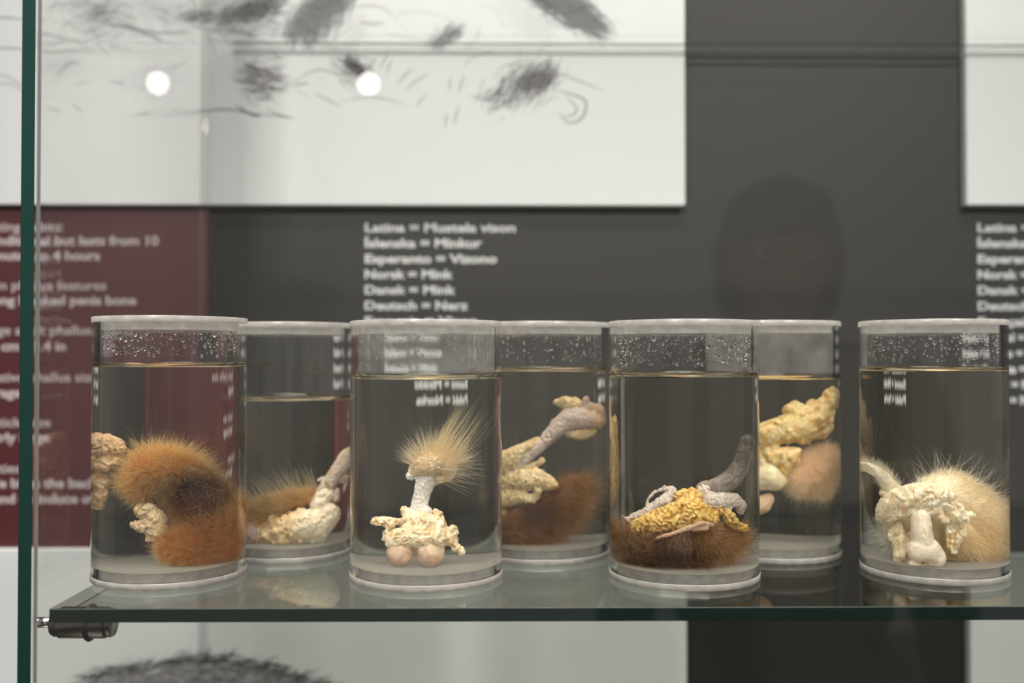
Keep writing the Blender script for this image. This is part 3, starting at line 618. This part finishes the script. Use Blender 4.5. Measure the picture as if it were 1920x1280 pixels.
f = blob([[(10.55, -6, 111.35, 2.38, 2.4), (17.82, -7, 111.36, 4.75, 4.86), (26.81, -7, 109.0, 5.54, 5.81)], [(20.21, -7, 88.99, 3.17, 3.25), (29.97, -6, 88.05, 4.75, 5.0), (37.47, -5, 90.19, 4.75, 5.28)], [(-29.4, 0, 66.68, 8.71, 8.96), (-19.75, -2, 72.42, 7.13, 7.2), (-9.95, -3, 78.76, 4.75, 4.76), (-2.92, -4, 84.26, 2.38, 2.38)], [(-12.04, -4, 62.61, 3.17, 3.19), (-4.11, -4, 66.5, 2.38, 2.37), (1.03, -4, 69.6, 1.19, 1.18)], [(-29.37, 0, 52.31, 7.13, 7.31), (-16.17, -5, 54.94, 8.71, 8.88), (-2.32, -7, 55.98, 7.92, 8.02), (5.66, -8, 53.0, 5.54, 5.62), (11.29, -8, 50.67, 1.98, 2.01)], [(-31.39, 0, 40.6, 8.71, 9.05), (-20.21, -5, 43.33, 7.13, 7.31), (-10.47, -8, 41.83, 3.96, 4.05)], [(-2.46, -9, 47.73, 3.17, 3.23), (-6.51, -9, 40.81, 2.77, 2.84)]], .65, 2, (110, 1.2, 3.0, .5), 15)
displace(f, [(1.4, .25, 'fold'), (.4, .8, 'lump')]); P_, _ = vn(f)
paint(f, lerp((.62, .46, .24), (.76, .64, .42), np.clip(fnoise(P_, .18, 3, 2) + .5, 0, 1))); part('fatty_tissue', f, M['fat'], e, 4, 'tan and yellowish fat')
f = blob([[(-33.67, 6, 28.08, 12.67, 12.64), (-41.13, 8, 43.09, 10.29, 11.31), (-43.47, 8, 64.64, 7.13, 8.71)], [(-39.94, 8, 68.78, 4.75, 5.04), (-42.17, 6, 84.62, 2.38, 2.75)]], .9, 3, (50, 1.5, 4, .5), 16)
displace(f, [(1.8, .2, 'fold')]); paint(f, lerp((.60, .44, .22), (.74, .60, .38), fnoise(vn(f)[0], .2) * .5 + .5)); part('tissue', f, M['fat'], e, 4)
h = blob([[(-37.63, 0, 15.08, 11.88, 13.12), (-20.0, -4, 19.32, 13.46, 13.73), (-2.14, -4, 26.06, 14.25, 14.18), (13.54, -1, 36.07, 13.46, 13.18), (23.04, 2, 48.41, 10.29, 9.94)], [(-45.4, 4, 23.72, 10.29, 14.2), (-42.82, 4, 10.2, 8.71, 10.53)]], 1.0, 4)
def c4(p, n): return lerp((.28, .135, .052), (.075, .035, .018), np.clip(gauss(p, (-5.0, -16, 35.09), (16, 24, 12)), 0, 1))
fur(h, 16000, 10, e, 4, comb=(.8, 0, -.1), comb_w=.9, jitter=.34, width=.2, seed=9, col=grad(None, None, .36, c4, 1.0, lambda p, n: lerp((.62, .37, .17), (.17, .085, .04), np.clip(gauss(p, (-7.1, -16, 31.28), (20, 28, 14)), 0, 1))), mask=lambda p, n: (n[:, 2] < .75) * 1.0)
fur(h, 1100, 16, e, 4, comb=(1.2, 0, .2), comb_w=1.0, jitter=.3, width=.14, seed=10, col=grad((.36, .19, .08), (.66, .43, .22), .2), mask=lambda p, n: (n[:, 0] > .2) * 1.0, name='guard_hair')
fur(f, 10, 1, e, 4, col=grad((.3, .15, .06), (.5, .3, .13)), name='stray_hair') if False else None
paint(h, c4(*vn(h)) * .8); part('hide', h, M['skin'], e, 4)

# ---- jar 5: grey horn over yellow fat and brown fur
e = specimen(5, 'dark grey curved horn on yellow fat over a band of brown fur')
f = blob([[(12.33, -4, 58.21, 6.02, 5.91), (20.73, -6, 59.75, 6.73, 6.65), (30.21, -6, 65.13, 7.08, 7.07), (35.97, -5, 73.2, 6.73, 6.84), (38.88, -4, 81.35, 6.37, 6.61), (40.68, -3, 86.78, 5.31, 5.59)], [(41.06, -3, 88.85, 5.31, 5.66)]], .55, 12)
displace(f, [(.55, .16, 'fold'), (.2, .6, 'lump')])
P_, _ = vn(f); paint(f, lerp((.27, .235, .205), (.11, .092, .082), np.clip(ss(P_[:, 2], 57.57, 81.37) + fnoise(P_, .3) * .3, 0, 1))); part('horn', f, M['skin'], e, 5, 'dark grey smooth curved horn')
f = blob([[(12.68, -6, 57.03, 6.37, 6.3), (15.15, -8, 51.05, 7.79, 7.78), (22.82, -9, 51.1, 7.08, 7.13), (32.26, -6, 51.32, 4.96, 4.97), (36.49, -4, 47.54, 3.9, 3.93), (35.75, -4, 44.11, 2.83, 2.84)], [(20.19, -10, 46.1, 3.9, 3.95), (27.39, -10, 47.72, 3.54, 3.63)], [(-36.51, -2, 39.11, 2.48, 2.94), (-26.23, -6, 44.15, 3.19, 3.5), (-15.52, -8, 50.82, 4.6, 4.86), (-9.22, -8, 57.1, 2.83, 2.93)], [(-27.39, -6, 47.57, 1.06, 1.17), (-25.83, -6, 52.45, 1.06, 1.16), (-21.23, -6, 56.69, 1.24, 1.33), (-14.08, -7, 59.68, 1.77, 1.85), (-8.93, -7, 59.06, 2.12, 2.19)], [(-42.98, 0, 39.21, 1.06, 1.44), (-38.65, -2, 37.28, 1.77, 2.18)]], .55, 8)
displace(f, [(.9, .2, 'fold'), (.4, .6, 'lump')]); P_, _ = vn(f); paint(f, lerp((.46, .40, .36), (.66, .58, .50), fnoise(P_, .2) * .5 + .5)); part('membrane', f, M['skin'], e, 5, 'pale grey wrinkled membrane')
f = blob([[(-34.24, -6, 33.54, 5.31, 6.24), (-22.67, -10, 37.2, 8.5, 9.3), (-10.39, -12, 40.42, 11.33, 11.96), (1.8, -12, 43.27, 12.75, 13.14), (13.0, -10, 40.34, 9.21, 9.29)], [(-4.75, -9, 52.8, 5.67, 5.84), (3.58, -9, 54.57, 6.02, 6.1), (9.64, -9, 49.46, 5.67, 5.7)], [(19.94, -12, 43.94, 2.83, 2.9), (23.5, -13, 47.41, 2.48, 2.58), (28.44, -10, 40.17, 4.25, 4.36), (32.85, -7, 35.26, 2.83, 2.88), (39.36, -5, 33.03, 1.06, 1.13)]], .6, 1, (150, 1.4, 3.2, .45), 21)
displace(f, [(2.6, .17, 'fold'), (.5, .5, 'lump')]); P_, _ = vn(f)
paint(f, lerp((.56, .34, .085), (.74, .54, .22), np.clip(fnoise(P_, .25, 3, 1) * .9 + .55, 0, 1))); part('fatty_tissue', f, M['fat'], e, 5, 'deep yellow wrinkled fat')
h = blob([[(-44.68, 2, 26.15, 6.02, 8.82), (-43.94, 0, 20.26, 7.08, 10.0), (-33.78, -5, 18.88, 9.21, 10.69), (-18.1, -10, 17.45, 10.62, 11.4), (2.16, -10, 20.51, 11.33, 11.52), (18.8, -6, 24.07, 9.92, 9.73), (30.29, 2, 26.28, 7.08, 6.48)], [(-20.05, -16, 29.54, 3.54, 3.94), (-1.22, -17, 33.33, 4.25, 4.5), (14.15, -14, 34.68, 4.25, 4.39)]], .9, 3)
def c5(p, n): return lerp((.30, .155, .07), (.08, .042, .024), np.clip(gauss(p, (-21.39, -20, 16.54), (40, 30, 11)), 0, 1))
fur(h, 20000, 9.0, e, 5, comb=lambda p, n: np.stack([.5 * np.sign(p[:, 0]), 0 * p[:, 0] - .2, -.55 + 0 * p[:, 0]], 1), comb_w=.5, jitter=.5, curl=.35, lvar=.55, width=.21, seed=12, col=grad(None, None, .38, c5, 1.0, lambda p, n: lerp((.66, .42, .21), (.17, .09, .045), np.clip(gauss(p, (-21.39, -20, 16.54), (40, 30, 11)) * 1.1, 0, 1))), mask=lambda p, n: (n[:, 2] < .9) * 1.0)
fur(h, 900, 13, e, 5, comb=(-.8, 0, .5), comb_w=.8, jitter=.4, width=.16, seed=33, mask=lambda p, n: (p[:, 0] < -23.89) * (n[:, 2] > -.2) * 1.0, col=grad((.34, .18, .08), (.68, .46, .25), .2), name='side_hair')
fur(h, 1100, 11, e, 5, comb=(.3, -.2, -.3), comb_w=.8, jitter=.4, width=.13, seed=13, col=grad((.30, .16, .07), (.62, .42, .22), .25), mask=lambda p, n: (n[:, 2] < .4) * 1.0, name='guard_hair')
paint(h, c5(*vn(h)) * .9); part('hide', h, M['skin'], e, 5)
f = blob([[(-25.99, -24, 29.53, 1.06, 1.25), (-14.65, -27, 32.82, 1.24, 1.41), (-3.74, -28, 36.4, 1.59, 1.78), (7.48, -27, 39.65, 1.77, 1.96), (14.59, -24, 37.92, 1.42, 1.56)], [(0.42, -27, 35.62, 1.42, 1.56), (10.38, -26, 36.17, 1.77, 1.95)]], .5, 3); displace(f, [(.5, .4, 'lump')])
paint(f, np.repeat([[.50, .33, .23]], len(f.vertices), 0)); part('cut_skin_edge', f, M['flesh'], e, 5, 'pinkish cut edge of the hide')

# ---- jar 6: lumpy yellow fat and pale fur ball
e = specimen(6, 'lumpy yellow fat with a pale pinkish fur ball in the back row jar')
f = blob([[(-23.16, 2, 80.87, 10.32, 10.95), (-8.9, -3, 86.11, 9.53, 9.75), (6.36, -5, 91.0, 10.32, 10.2), (21.87, -5, 94.9, 13.1, 12.58), (33.55, -3, 100.96, 11.12, 10.43), (39.3, -1, 109.79, 7.15, 6.62), (43.04, 0, 117.53, 3.57, 3.4)], [(12.29, -5, 104.97, 5.56, 5.42), (20.02, -5, 106.92, 3.97, 3.84)], [(19.91, -5, 87.54, 5.56, 5.36), (35.34, -3, 89.28, 5.56, 5.21), (39.92, -2, 94.99, 3.97, 3.76)], [(-6.92, -3, 73.68, 5.95, 6.04), (5.63, -7, 70.99, 7.94, 7.95), (13.25, -8, 74.18, 5.56, 5.51), (7.57, -7, 62.5, 4.76, 4.74)]], .75, 2, (230, 1.8, 5.0, .32), 25)
displace(f, [(.6, .2, 'fold'), (.4, .5, 'lump')]); P_, _ = vn(f)
paint(f, lerp((.66, .44, .16), (.86, .70, .40), np.clip(fnoise(P_, .2, 3, 6) + .62, 0, 1))); part('fatty_tissue', f, M['fat'], e, 6, 'bright yellow lumpy fat')
f = blob([[(-13.09, -3, 56.09, 9.53, 9.87), (-4.1, -6, 57.28, 10.32, 10.5), (1.91, -6, 54.64, 7.94, 7.98)], [(-8.13, -6, 66.92, 4.76, 4.9)]], .8, 4); displace(f, [(.8, .15, 'lump')])
paint(f, np.repeat([[.84, .74, .50]], len(f.vertices), 0)); part('gland', f, M['skin'], e, 6, 'smooth cream gland')
f = blob([[(-16.85, -2, 34.5, 7.94, 8.3), (-8.27, -4, 36.86, 7.15, 7.29), (-3.42, -4, 40.82, 4.76, 4.8)]], .8, 4); displace(f, [(.8, .15, 'fold')])
paint(f, np.repeat([[.72, .52, .36]], len(f.vertices), 0)); part('lower_gland', f, M['skin'], e, 6, 'pinkish gland hanging lowest')
f = blob([[(-37.23, 8, 92.0, 7.94, 9.55), (-36.28, 6, 72.34, 11.91, 14.14), (-35.38, 6, 50.58, 13.5, 15.81), (-32.11, 4, 33.21, 7.94, 8.98)], [(-26.32, 4, 92.48, 6.35, 6.82), (-22.19, 4, 61.08, 10.32, 10.79)]], .9, 2, (120, 1.6, 4.5, .5), 26)
displace(f, [(2.4, .17, 'fold')]); P_, _ = vn(f); paint(f, lerp((.60, .38, .13), (.84, .66, .38), np.clip(fnoise(P_, .2, 3, 3) + .5, 0, 1))); part('fatty_fold', f, M['fat'], e, 6, 'deeply folded yellow fat at the left')
h = blob([[(21.87, -4, 56.48, 11.91, 11.36), (31.44, -3, 62.14, 13.5, 12.62), (38.35, 0, 68.79, 10.32, 9.33)], [(35.18, -2, 52.28, 9.53, 8.79), (40.83, 0, 61.69, 7.15, 6.55)]], .9, 4)
fur(h, 16000, 5.5, e, 6, comb=(0, 0, -.3), comb_w=.4, jitter=.5, curl=.5, width=.22, seed=15, col=grad((.93, .76, .57), (.97, .86, .68), .06))
fur(h, 60, 9, e, 6, comb=(-.3, 0, -1), comb_w=1, jitter=.3, width=.15, seed=16, col=grad((.7, .6, .45), (.8, .7, .55)), mask=lambda p, n: (n[:, 2] < -.2) * 1.0, name='guard_hair')
paint(h, np.repeat([[.88, .70, .55]], len(h.vertices), 0)); part('hide', h, M['skin'], e, 6)

# ---- jar 7: cream fur with folded tissue
e = specimen(7, 'cream white furry specimen with folded pale tissue and a thin tube, far right jar')
h = blob([[(0.92, 4, 52.96, 9.36, 9.04), (13.78, 6, 53.01, 13.68, 12.3), (25.09, 7, 42.43, 16.56, 13.74), (33.56, 7, 30.08, 17.28, 13.02)], [(14.83, 2, 26.97, 15.12, 13.75), (27.36, 2, 19.39, 12.96, 10.89), (35.84, 6, 21.32, 12.96, 9.45)], [(8.19, 8, 36.65, 12.24, 11.26), (10.27, 6, 19.22, 10.8, 9.86)], [(-13.55, 4, 38.31, 10.8, 11.21), (-11.25, 2, 24.47, 12.24, 12.62), (-10.78, 0, 12.41, 9.36, 9.65)]], 1.0, 4)
def c7(p, n):
    t = np.clip(ss(p[:, 0], 3.84, 26.74) * .6 + ss(-p[:, 2], -48.41, -20.24) * .6, 0, 1)
    return lerp((.97, .93, .80), (.78, .60, .33), t)
fur(h, 22000, 5.0, e, 7, comb=lambda p, n: np.stack([.7 + 0 * p[:, 0], -.2 + 0 * p[:, 0], .4 - 1.1 * ss(-p[:, 2], -45, -25)], 1), comb_w=.8, jitter=.25, curl=.3, width=.2, seed=17, col=grad(None, (.97, .88, .68), .08, c7))
fur(h, 420, 14, e, 7, comb=(.35, 0, .6), comb_w=.6, jitter=.35, curl=.35, width=.20, seed=18, droop=-.1, mask=lambda p, n: ((n[:, 2] > .35) | (n[:, 0] > .6)) * 1.0, col=grad((.8, .74, .6), (.88, .84, .72), .1), name='guard_hair')
paint(h, c7(*vn(h)) * .95); part('hide', h, M['skin'], e, 7)
f = blob([[(-48.42, -10, 38.24, 3.6, 5.7), (-45.02, -13, 45.12, 6.48, 9.43), (-35.28, -18, 50.91, 8.64, 11.01), (-23.92, -22, 53.7, 9.36, 11.05), (-8.06, -20, 53.72, 8.64, 9.42), (0.71, -18, 50.85, 7.2, 7.58)], [(-45.27, -12, 38.63, 4.32, 6.35), (-35.34, -18, 43.25, 5.4, 6.9), (-22.71, -22, 46.81, 5.76, 6.74), (-11.64, -22, 44.93, 4.68, 5.22), (-6.13, -22, 39.5, 3.24, 3.53), (-2.24, -22, 37.49, 2.16, 2.33)], [(-1.48, -20, 50.36, 6.48, 6.93), (4.19, -20, 44.21, 6.84, 7.2), (8.38, -19, 38.27, 6.12, 6.35), (8.03, -18, 29.51, 4.68, 4.83), (5.47, -17, 21.75, 2.88, 2.97)], [(4.19, -20, 43.52, 2.16, 2.27), (13.57, -20, 42.21, 1.44, 1.5), (18.81, -19, 41.41, 0.9, 0.93)], [(1.32, -18, 32.89, 2.88, 3.03), (2.97, -16, 18.81, 2.52, 2.61), (5.92, -16, 17.47, 1.8, 1.85)], [(-34.59, -12, 32.96, 3.6, 4.56), (-39.33, -12, 25.79, 2.88, 3.86), (-32.51, -14, 28.08, 2.88, 3.58)], [(-32.55, -14, 22.83, 5.4, 6.69), (-33.51, -14, 14.06, 5.04, 6.32), (-33.71, -13, 6.18, 2.52, 3.17)], [(-22.57, -12, 24.55, 5.04, 5.76), (-26.11, -14, 10.81, 4.32, 5.09)], [(-44.31, -8, 53.27, 2.88, 4.24), (-37.5, -10, 57.22, 4.32, 5.67)]], .6, 2, (18, 1.6, 3.6, .4), 31)
displace(f, [(1.8, .075, 'fold'), (1.0, .2, 'lump'), (.3, .7, 'lump')]); P_, _ = vn(f)
paint(f, lerp((.70, .52, .30), (.90, .82, .64), np.clip(fnoise(P_, .15, 3, 5) + .6, 0, 1))); part('folded_tissue', f, M['flesh'], e, 7, 'cream folded flaps of tissue')
f = blob([[(-24.45, -26, 39.71, 6.48, 7.72), (-25.34, -28, 32.07, 6.84, 8.24), (-24.1, -28, 25.24, 7.2, 8.6)], [(-28.06, -28, 19.33, 7.56, 9.24), (-20.31, -28, 20.18, 8.28, 9.72), (-14.19, -26, 14.85, 7.56, 8.61), (-14.46, -25, 10.23, 5.4, 6.13)], [(-31.25, -26, 10.0, 3.24, 4.03), (-21.3, -26, 7.5, 2.52, 2.95)]], .55, 10)
displace(f, [(.25, .12, 'fold'), (.4, .4, 'lump')]); paint(f, lerp((.80, .69, .52), (.86, .78, .66), fnoise(vn(f)[0], .2) * .5 + .5)); part('shaft', f, M['skin'], e, 7, 'smooth cream shaft hanging in the middle')
f = blob([[(-47.28, 17, 68.17, 3.24, 6.48), (-51.73, 1, 69.46, 3.42, 6.84), (-49.44, -7, 67.58, 3.96, 6.6), (-43.71, -8, 63.55, 4.68, 6.79), (-39.41, -10, 58.24, 5.04, 6.79)]], .5, 3); displace(f, [(.3, .4, 'lump')])
paint(f, np.repeat([[.84, .78, .64]], len(f.vertices), 0))
fur(f, 1500, 4.2, e, 7, comb=(-.3, 0, 1), comb_w=.8, jitter=.3, width=.18, seed=19, droop=-.1, mask=lambda p, n: (p[:, 0] > -48.85) * (n[:, 2] > -.6) * 1.0, col=grad((.84, .78, .66), (.86, .82, .72), .06))
part('thin_tube', f, M['skin'], e, 7, 'thin white tube reaching the jar wall')
h2 = blob([[(-31.42, 0, 31.14, 4.32, 5.28), (-29.72, 0, 22.3, 4.32, 5.16)]], .8, 2)
fur(h2, 900, 9, e, 7, comb=(-1, 0, -.15), comb_w=1.2, jitter=.3, width=.14, seed=20, col=grad((.82, .78, .68), (.84, .82, .74), .06), name='side_hair')
paint(h2, np.repeat([[.82, .74, .58]], len(h2.vertices), 0)); part('rear_hide', h2, M['skin'], e, 7)


# ------------------------------------------------------------------ two ceiling spotlights behind the viewer, mirrored in the front pane
def lamp_glow(name, s):
    m, nt, out = new_mat(name); em = nt.nodes.new('ShaderNodeEmission'); em.inputs[0].default_value = (1, .93, .8, 1); em.inputs[1].default_value = s
    nt.links.new(em.outputs[0], out.inputs[0]); return m
GLOW = lamp_glow('lamp_glow', 40); BLACK = plain('black_lamp_metal', (.012, .012, .012), .4)
for lx, lab in ((-1.44, 'black ceiling spotlight behind the viewer, mirrored at upper left of the front pane'), (-.557, 'black ceiling spotlight behind the viewer, mirrored at upper middle of the front pane')):
    e = empty('spotlight', (lx, -3.05, 2.45)); tag(e, lab, 'lamp', 'ceiling spotlights')
    e.rotation_euler = (Vector((-.05, .8, 1.3)) - Vector(e.location)).to_track_quat('Z', 'Y').to_euler()
    link('housing', revolve('housing', [[(0, -.12), (.028, -.12), (.036, -.11), (.040, -.01), (.040, .012), (.036, .012), (.030, -.004)]], 40), BLACK, e)
    link('lens', revolve('lens', [[(.030, -.004), (.02, .003), (.01, .006), (0, .007)]], 40), GLOW, e)
    a = link('stem', revolve('stem', [[(0, .0), (.012, 0), (.012, .22), (0, .22)]], 20), BLACK, e)
    a.rotation_euler = (Matrix.Identity(3) if False else e.rotation_euler.to_matrix().inverted()).to_euler(); a.location = (0, 0, -.08)



# ------------------------------------------------------------------ the visitor beside the camera: only a dim reflection in the front pane
def smooth_body(ch, voxel=.7, it=5):
    return blob([[tuple(p) + (p[3],) for p in c] for c in ch], voxel, it)
pe = empty('person', (.40, -.30, 0)); pe.rotation_euler = (0, 0, R(8)); pe.scale = (.965, .965, .965)
tag(pe, 'visitor in dark jacket and trousers standing beside the camera, mirrored dimly in the front pane', 'person')
def body_part(name, me, mat, lab=None):
    P_, _ = vn(me); me.vertices.foreach_set('co', (P_ * .01).ravel()); me.polygons.foreach_set('use_smooth', [True] * len(me.polygons)); me.update()
    me.name = name; o = link(name, me, mat, pe)
    if lab: o['label'] = lab
    return o
def hand(s):
    w_ = (s * 24, 4, 80); c = []
    c.append([(s * 22.5, 1, 101, 3.6), (s * 23.5, 3, 88, 2.9), (*w_, 2.4), (s * 24.3, 5, 76, 2.6), (s * 24.3, 5.5, 72, 2.6)])
    for k, (dy, l) in enumerate(((2.6, 7.2), (.9, 8.0), (-.9, 7.4), (-2.6, 5.8))):
        c.append([(s * 24.3, 5.5 + dy * .8, 73, 1.1), (s * 24.2, 5.5 + dy, 70, .95), (s * 23.6, 5.9 + dy, 70 - l * .45, .85), (s * 22.6, 6.4 + dy, 70 - l * .85, .75)])
    c.append([(s * 23.8, 6.5, 77, 1.3), (s * 22.8, 9.3, 74, 1.1), (s * 22.4, 9.8, 71, .9)])
    return c
leg = lambda s: [(s * 9, 0, 86, 9), (s * 9.5, 1, 66, 7.6), (s * 9.5, 1.5, 46, 5.6), (s * 9.5, -.5, 32, 5.4), (s * 9.5, -1, 10, 3.6), (s * 9.8, 1, 5, 3.8), (s * 10.5, 10, 3.2, 3.0), (s * 11, 15, 2.8, 2.4)]
torso = [(0, 0, 88, 11), (0, -.5, 98, 11.5), (0, 0, 112, 11.5), (0, -.5, 124, 11.5), (0, -1, 131, 8)]
shoulders = [(-15, -1, 129, 6.2), (0, -1, 130, 8), (15, -1, 129, 6.2)]
arm = lambda s: [(s * 16.5, -1, 128.5, 6), (s * 20, -1, 115, 4.8), (s * 22, -.5, 103, 4.2), (s * 22.5, 1, 100, 3.6)]
headc = [[(0, -1, 131, 5.8), (0, -.5, 138, 5.2), (0, 0, 142, 5.4)], [(0, .8, 150, 8.2), (0, -1.2, 152.5, 8.6)], [(0, 2.6, 143.5, 5.0), (0, 2.8, 147, 6.2)], [(0, 8.6, 149.5, .9), (0, 10.1, 146.8, 1.2)], [(-7.9, -.5, 147, 1.0), (-8.4, -1, 149.5, 1.2), (-8.2, -.8, 151, .9)], [(7.9, -.5, 147, 1.0), (8.4, -1, 149.5, 1.2), (8.2, -.8, 151, .9)], [(-1.8, 7.6, 143.2, .7), (1.8, 7.6, 143.2, .7)]]
SKIN = plain('skin_tone', (.46, .29, .21), .5, spec=.3, grain=.05, gscale=40); JACKET = plain('dark_jacket', (.014, .014, .016), .85, grain=.2, gscale=200, bump=.3)
TROUSER = plain('dark_trousers', (.012, .013, .018), .9, grain=.2, gscale=200); HAIRM = plain('dark_brown_hair', (.018, .012, .008), .6, grain=.3, gscale=120, bump=.5); SHOE = plain('black_shoe', (.01, .01, .01), .4); EYE = plain('eye_white', (.7, .68, .65), .2); IRIS = plain('brown_iris', (.03, .015, .008), .2)
body_part('body', smooth_body(headc + [torso, shoulders, arm(-1), arm(1), leg(-1), leg(1)] + hand(-1) + hand(1), .6, 4), SKIN)
big = lambda c, d, lo=-1: [(x, y, z, r + d) for x, y, z, r in c if z > lo]
body_part('jacket', smooth_body([big(torso, 1.4), [(-7, 0, 86, 9), (7, 0, 86, 9)], [(-7, 0, 100, 9.5), (7, 0, 100, 9.5)], [(-9, 0, 120, 10), (9, 0, 120, 10)], big(shoulders, 1.2), big(arm(-1), 1.3), big(arm(1), 1.3), [(-22.5, 1, 101, 4.9), (-23.6, 3.2, 86, 4.2)], [(22.5, 1, 101, 4.9), (23.6, 3.2, 86, 4.2)]], .8, 4), JACKET)
body_part('trousers', smooth_body([big(leg(-1), 1.2, 8), big(leg(1), 1.2, 8), [(-6, 0, 88, 10), (6, 0, 88, 10)]], .8, 4), TROUSER)
for s_ in (-1, 1):
    body_part('shoe', smooth_body([[(s_ * 9.8, -1.5, 5, 4.6), (s_ * 10.5, 10, 4.2, 4.1), (s_ * 11, 15.5, 3.8, 3.6)]], .7, 3), SHOE)
    ey = body_part('eye', smooth_body([[(s_ * 3.1, 7.6, 149.6, 1.25)]], .3, 1), EYE); iris = smooth_body([[(s_ * 3.1, 8.6, 149.6, .55)]], .2, 1)
    P_, _ = vn(iris); iris.vertices.foreach_set('co', (P_ * .01).ravel()); iris.name = 'iris'; link('iris', iris, IRIS, ey)
body_part('hair', smooth_body([[(0, -.5, 153, 9.2), (0, -2.4, 152.5, 9.2)], [(0, -4.5, 147, 7.2), (0, -4.5, 141, 6.2)], [(-5, -2.5, 150, 5.2), (-5.2, -3, 144, 4.2)], [(5, -2.5, 150, 5.2), (5.2, -3, 144, 4.2)], [(-4, 4.2, 156.5, 3.2), (4, 4.2, 156.5, 3.2)]], .7, 3), HAIRM)
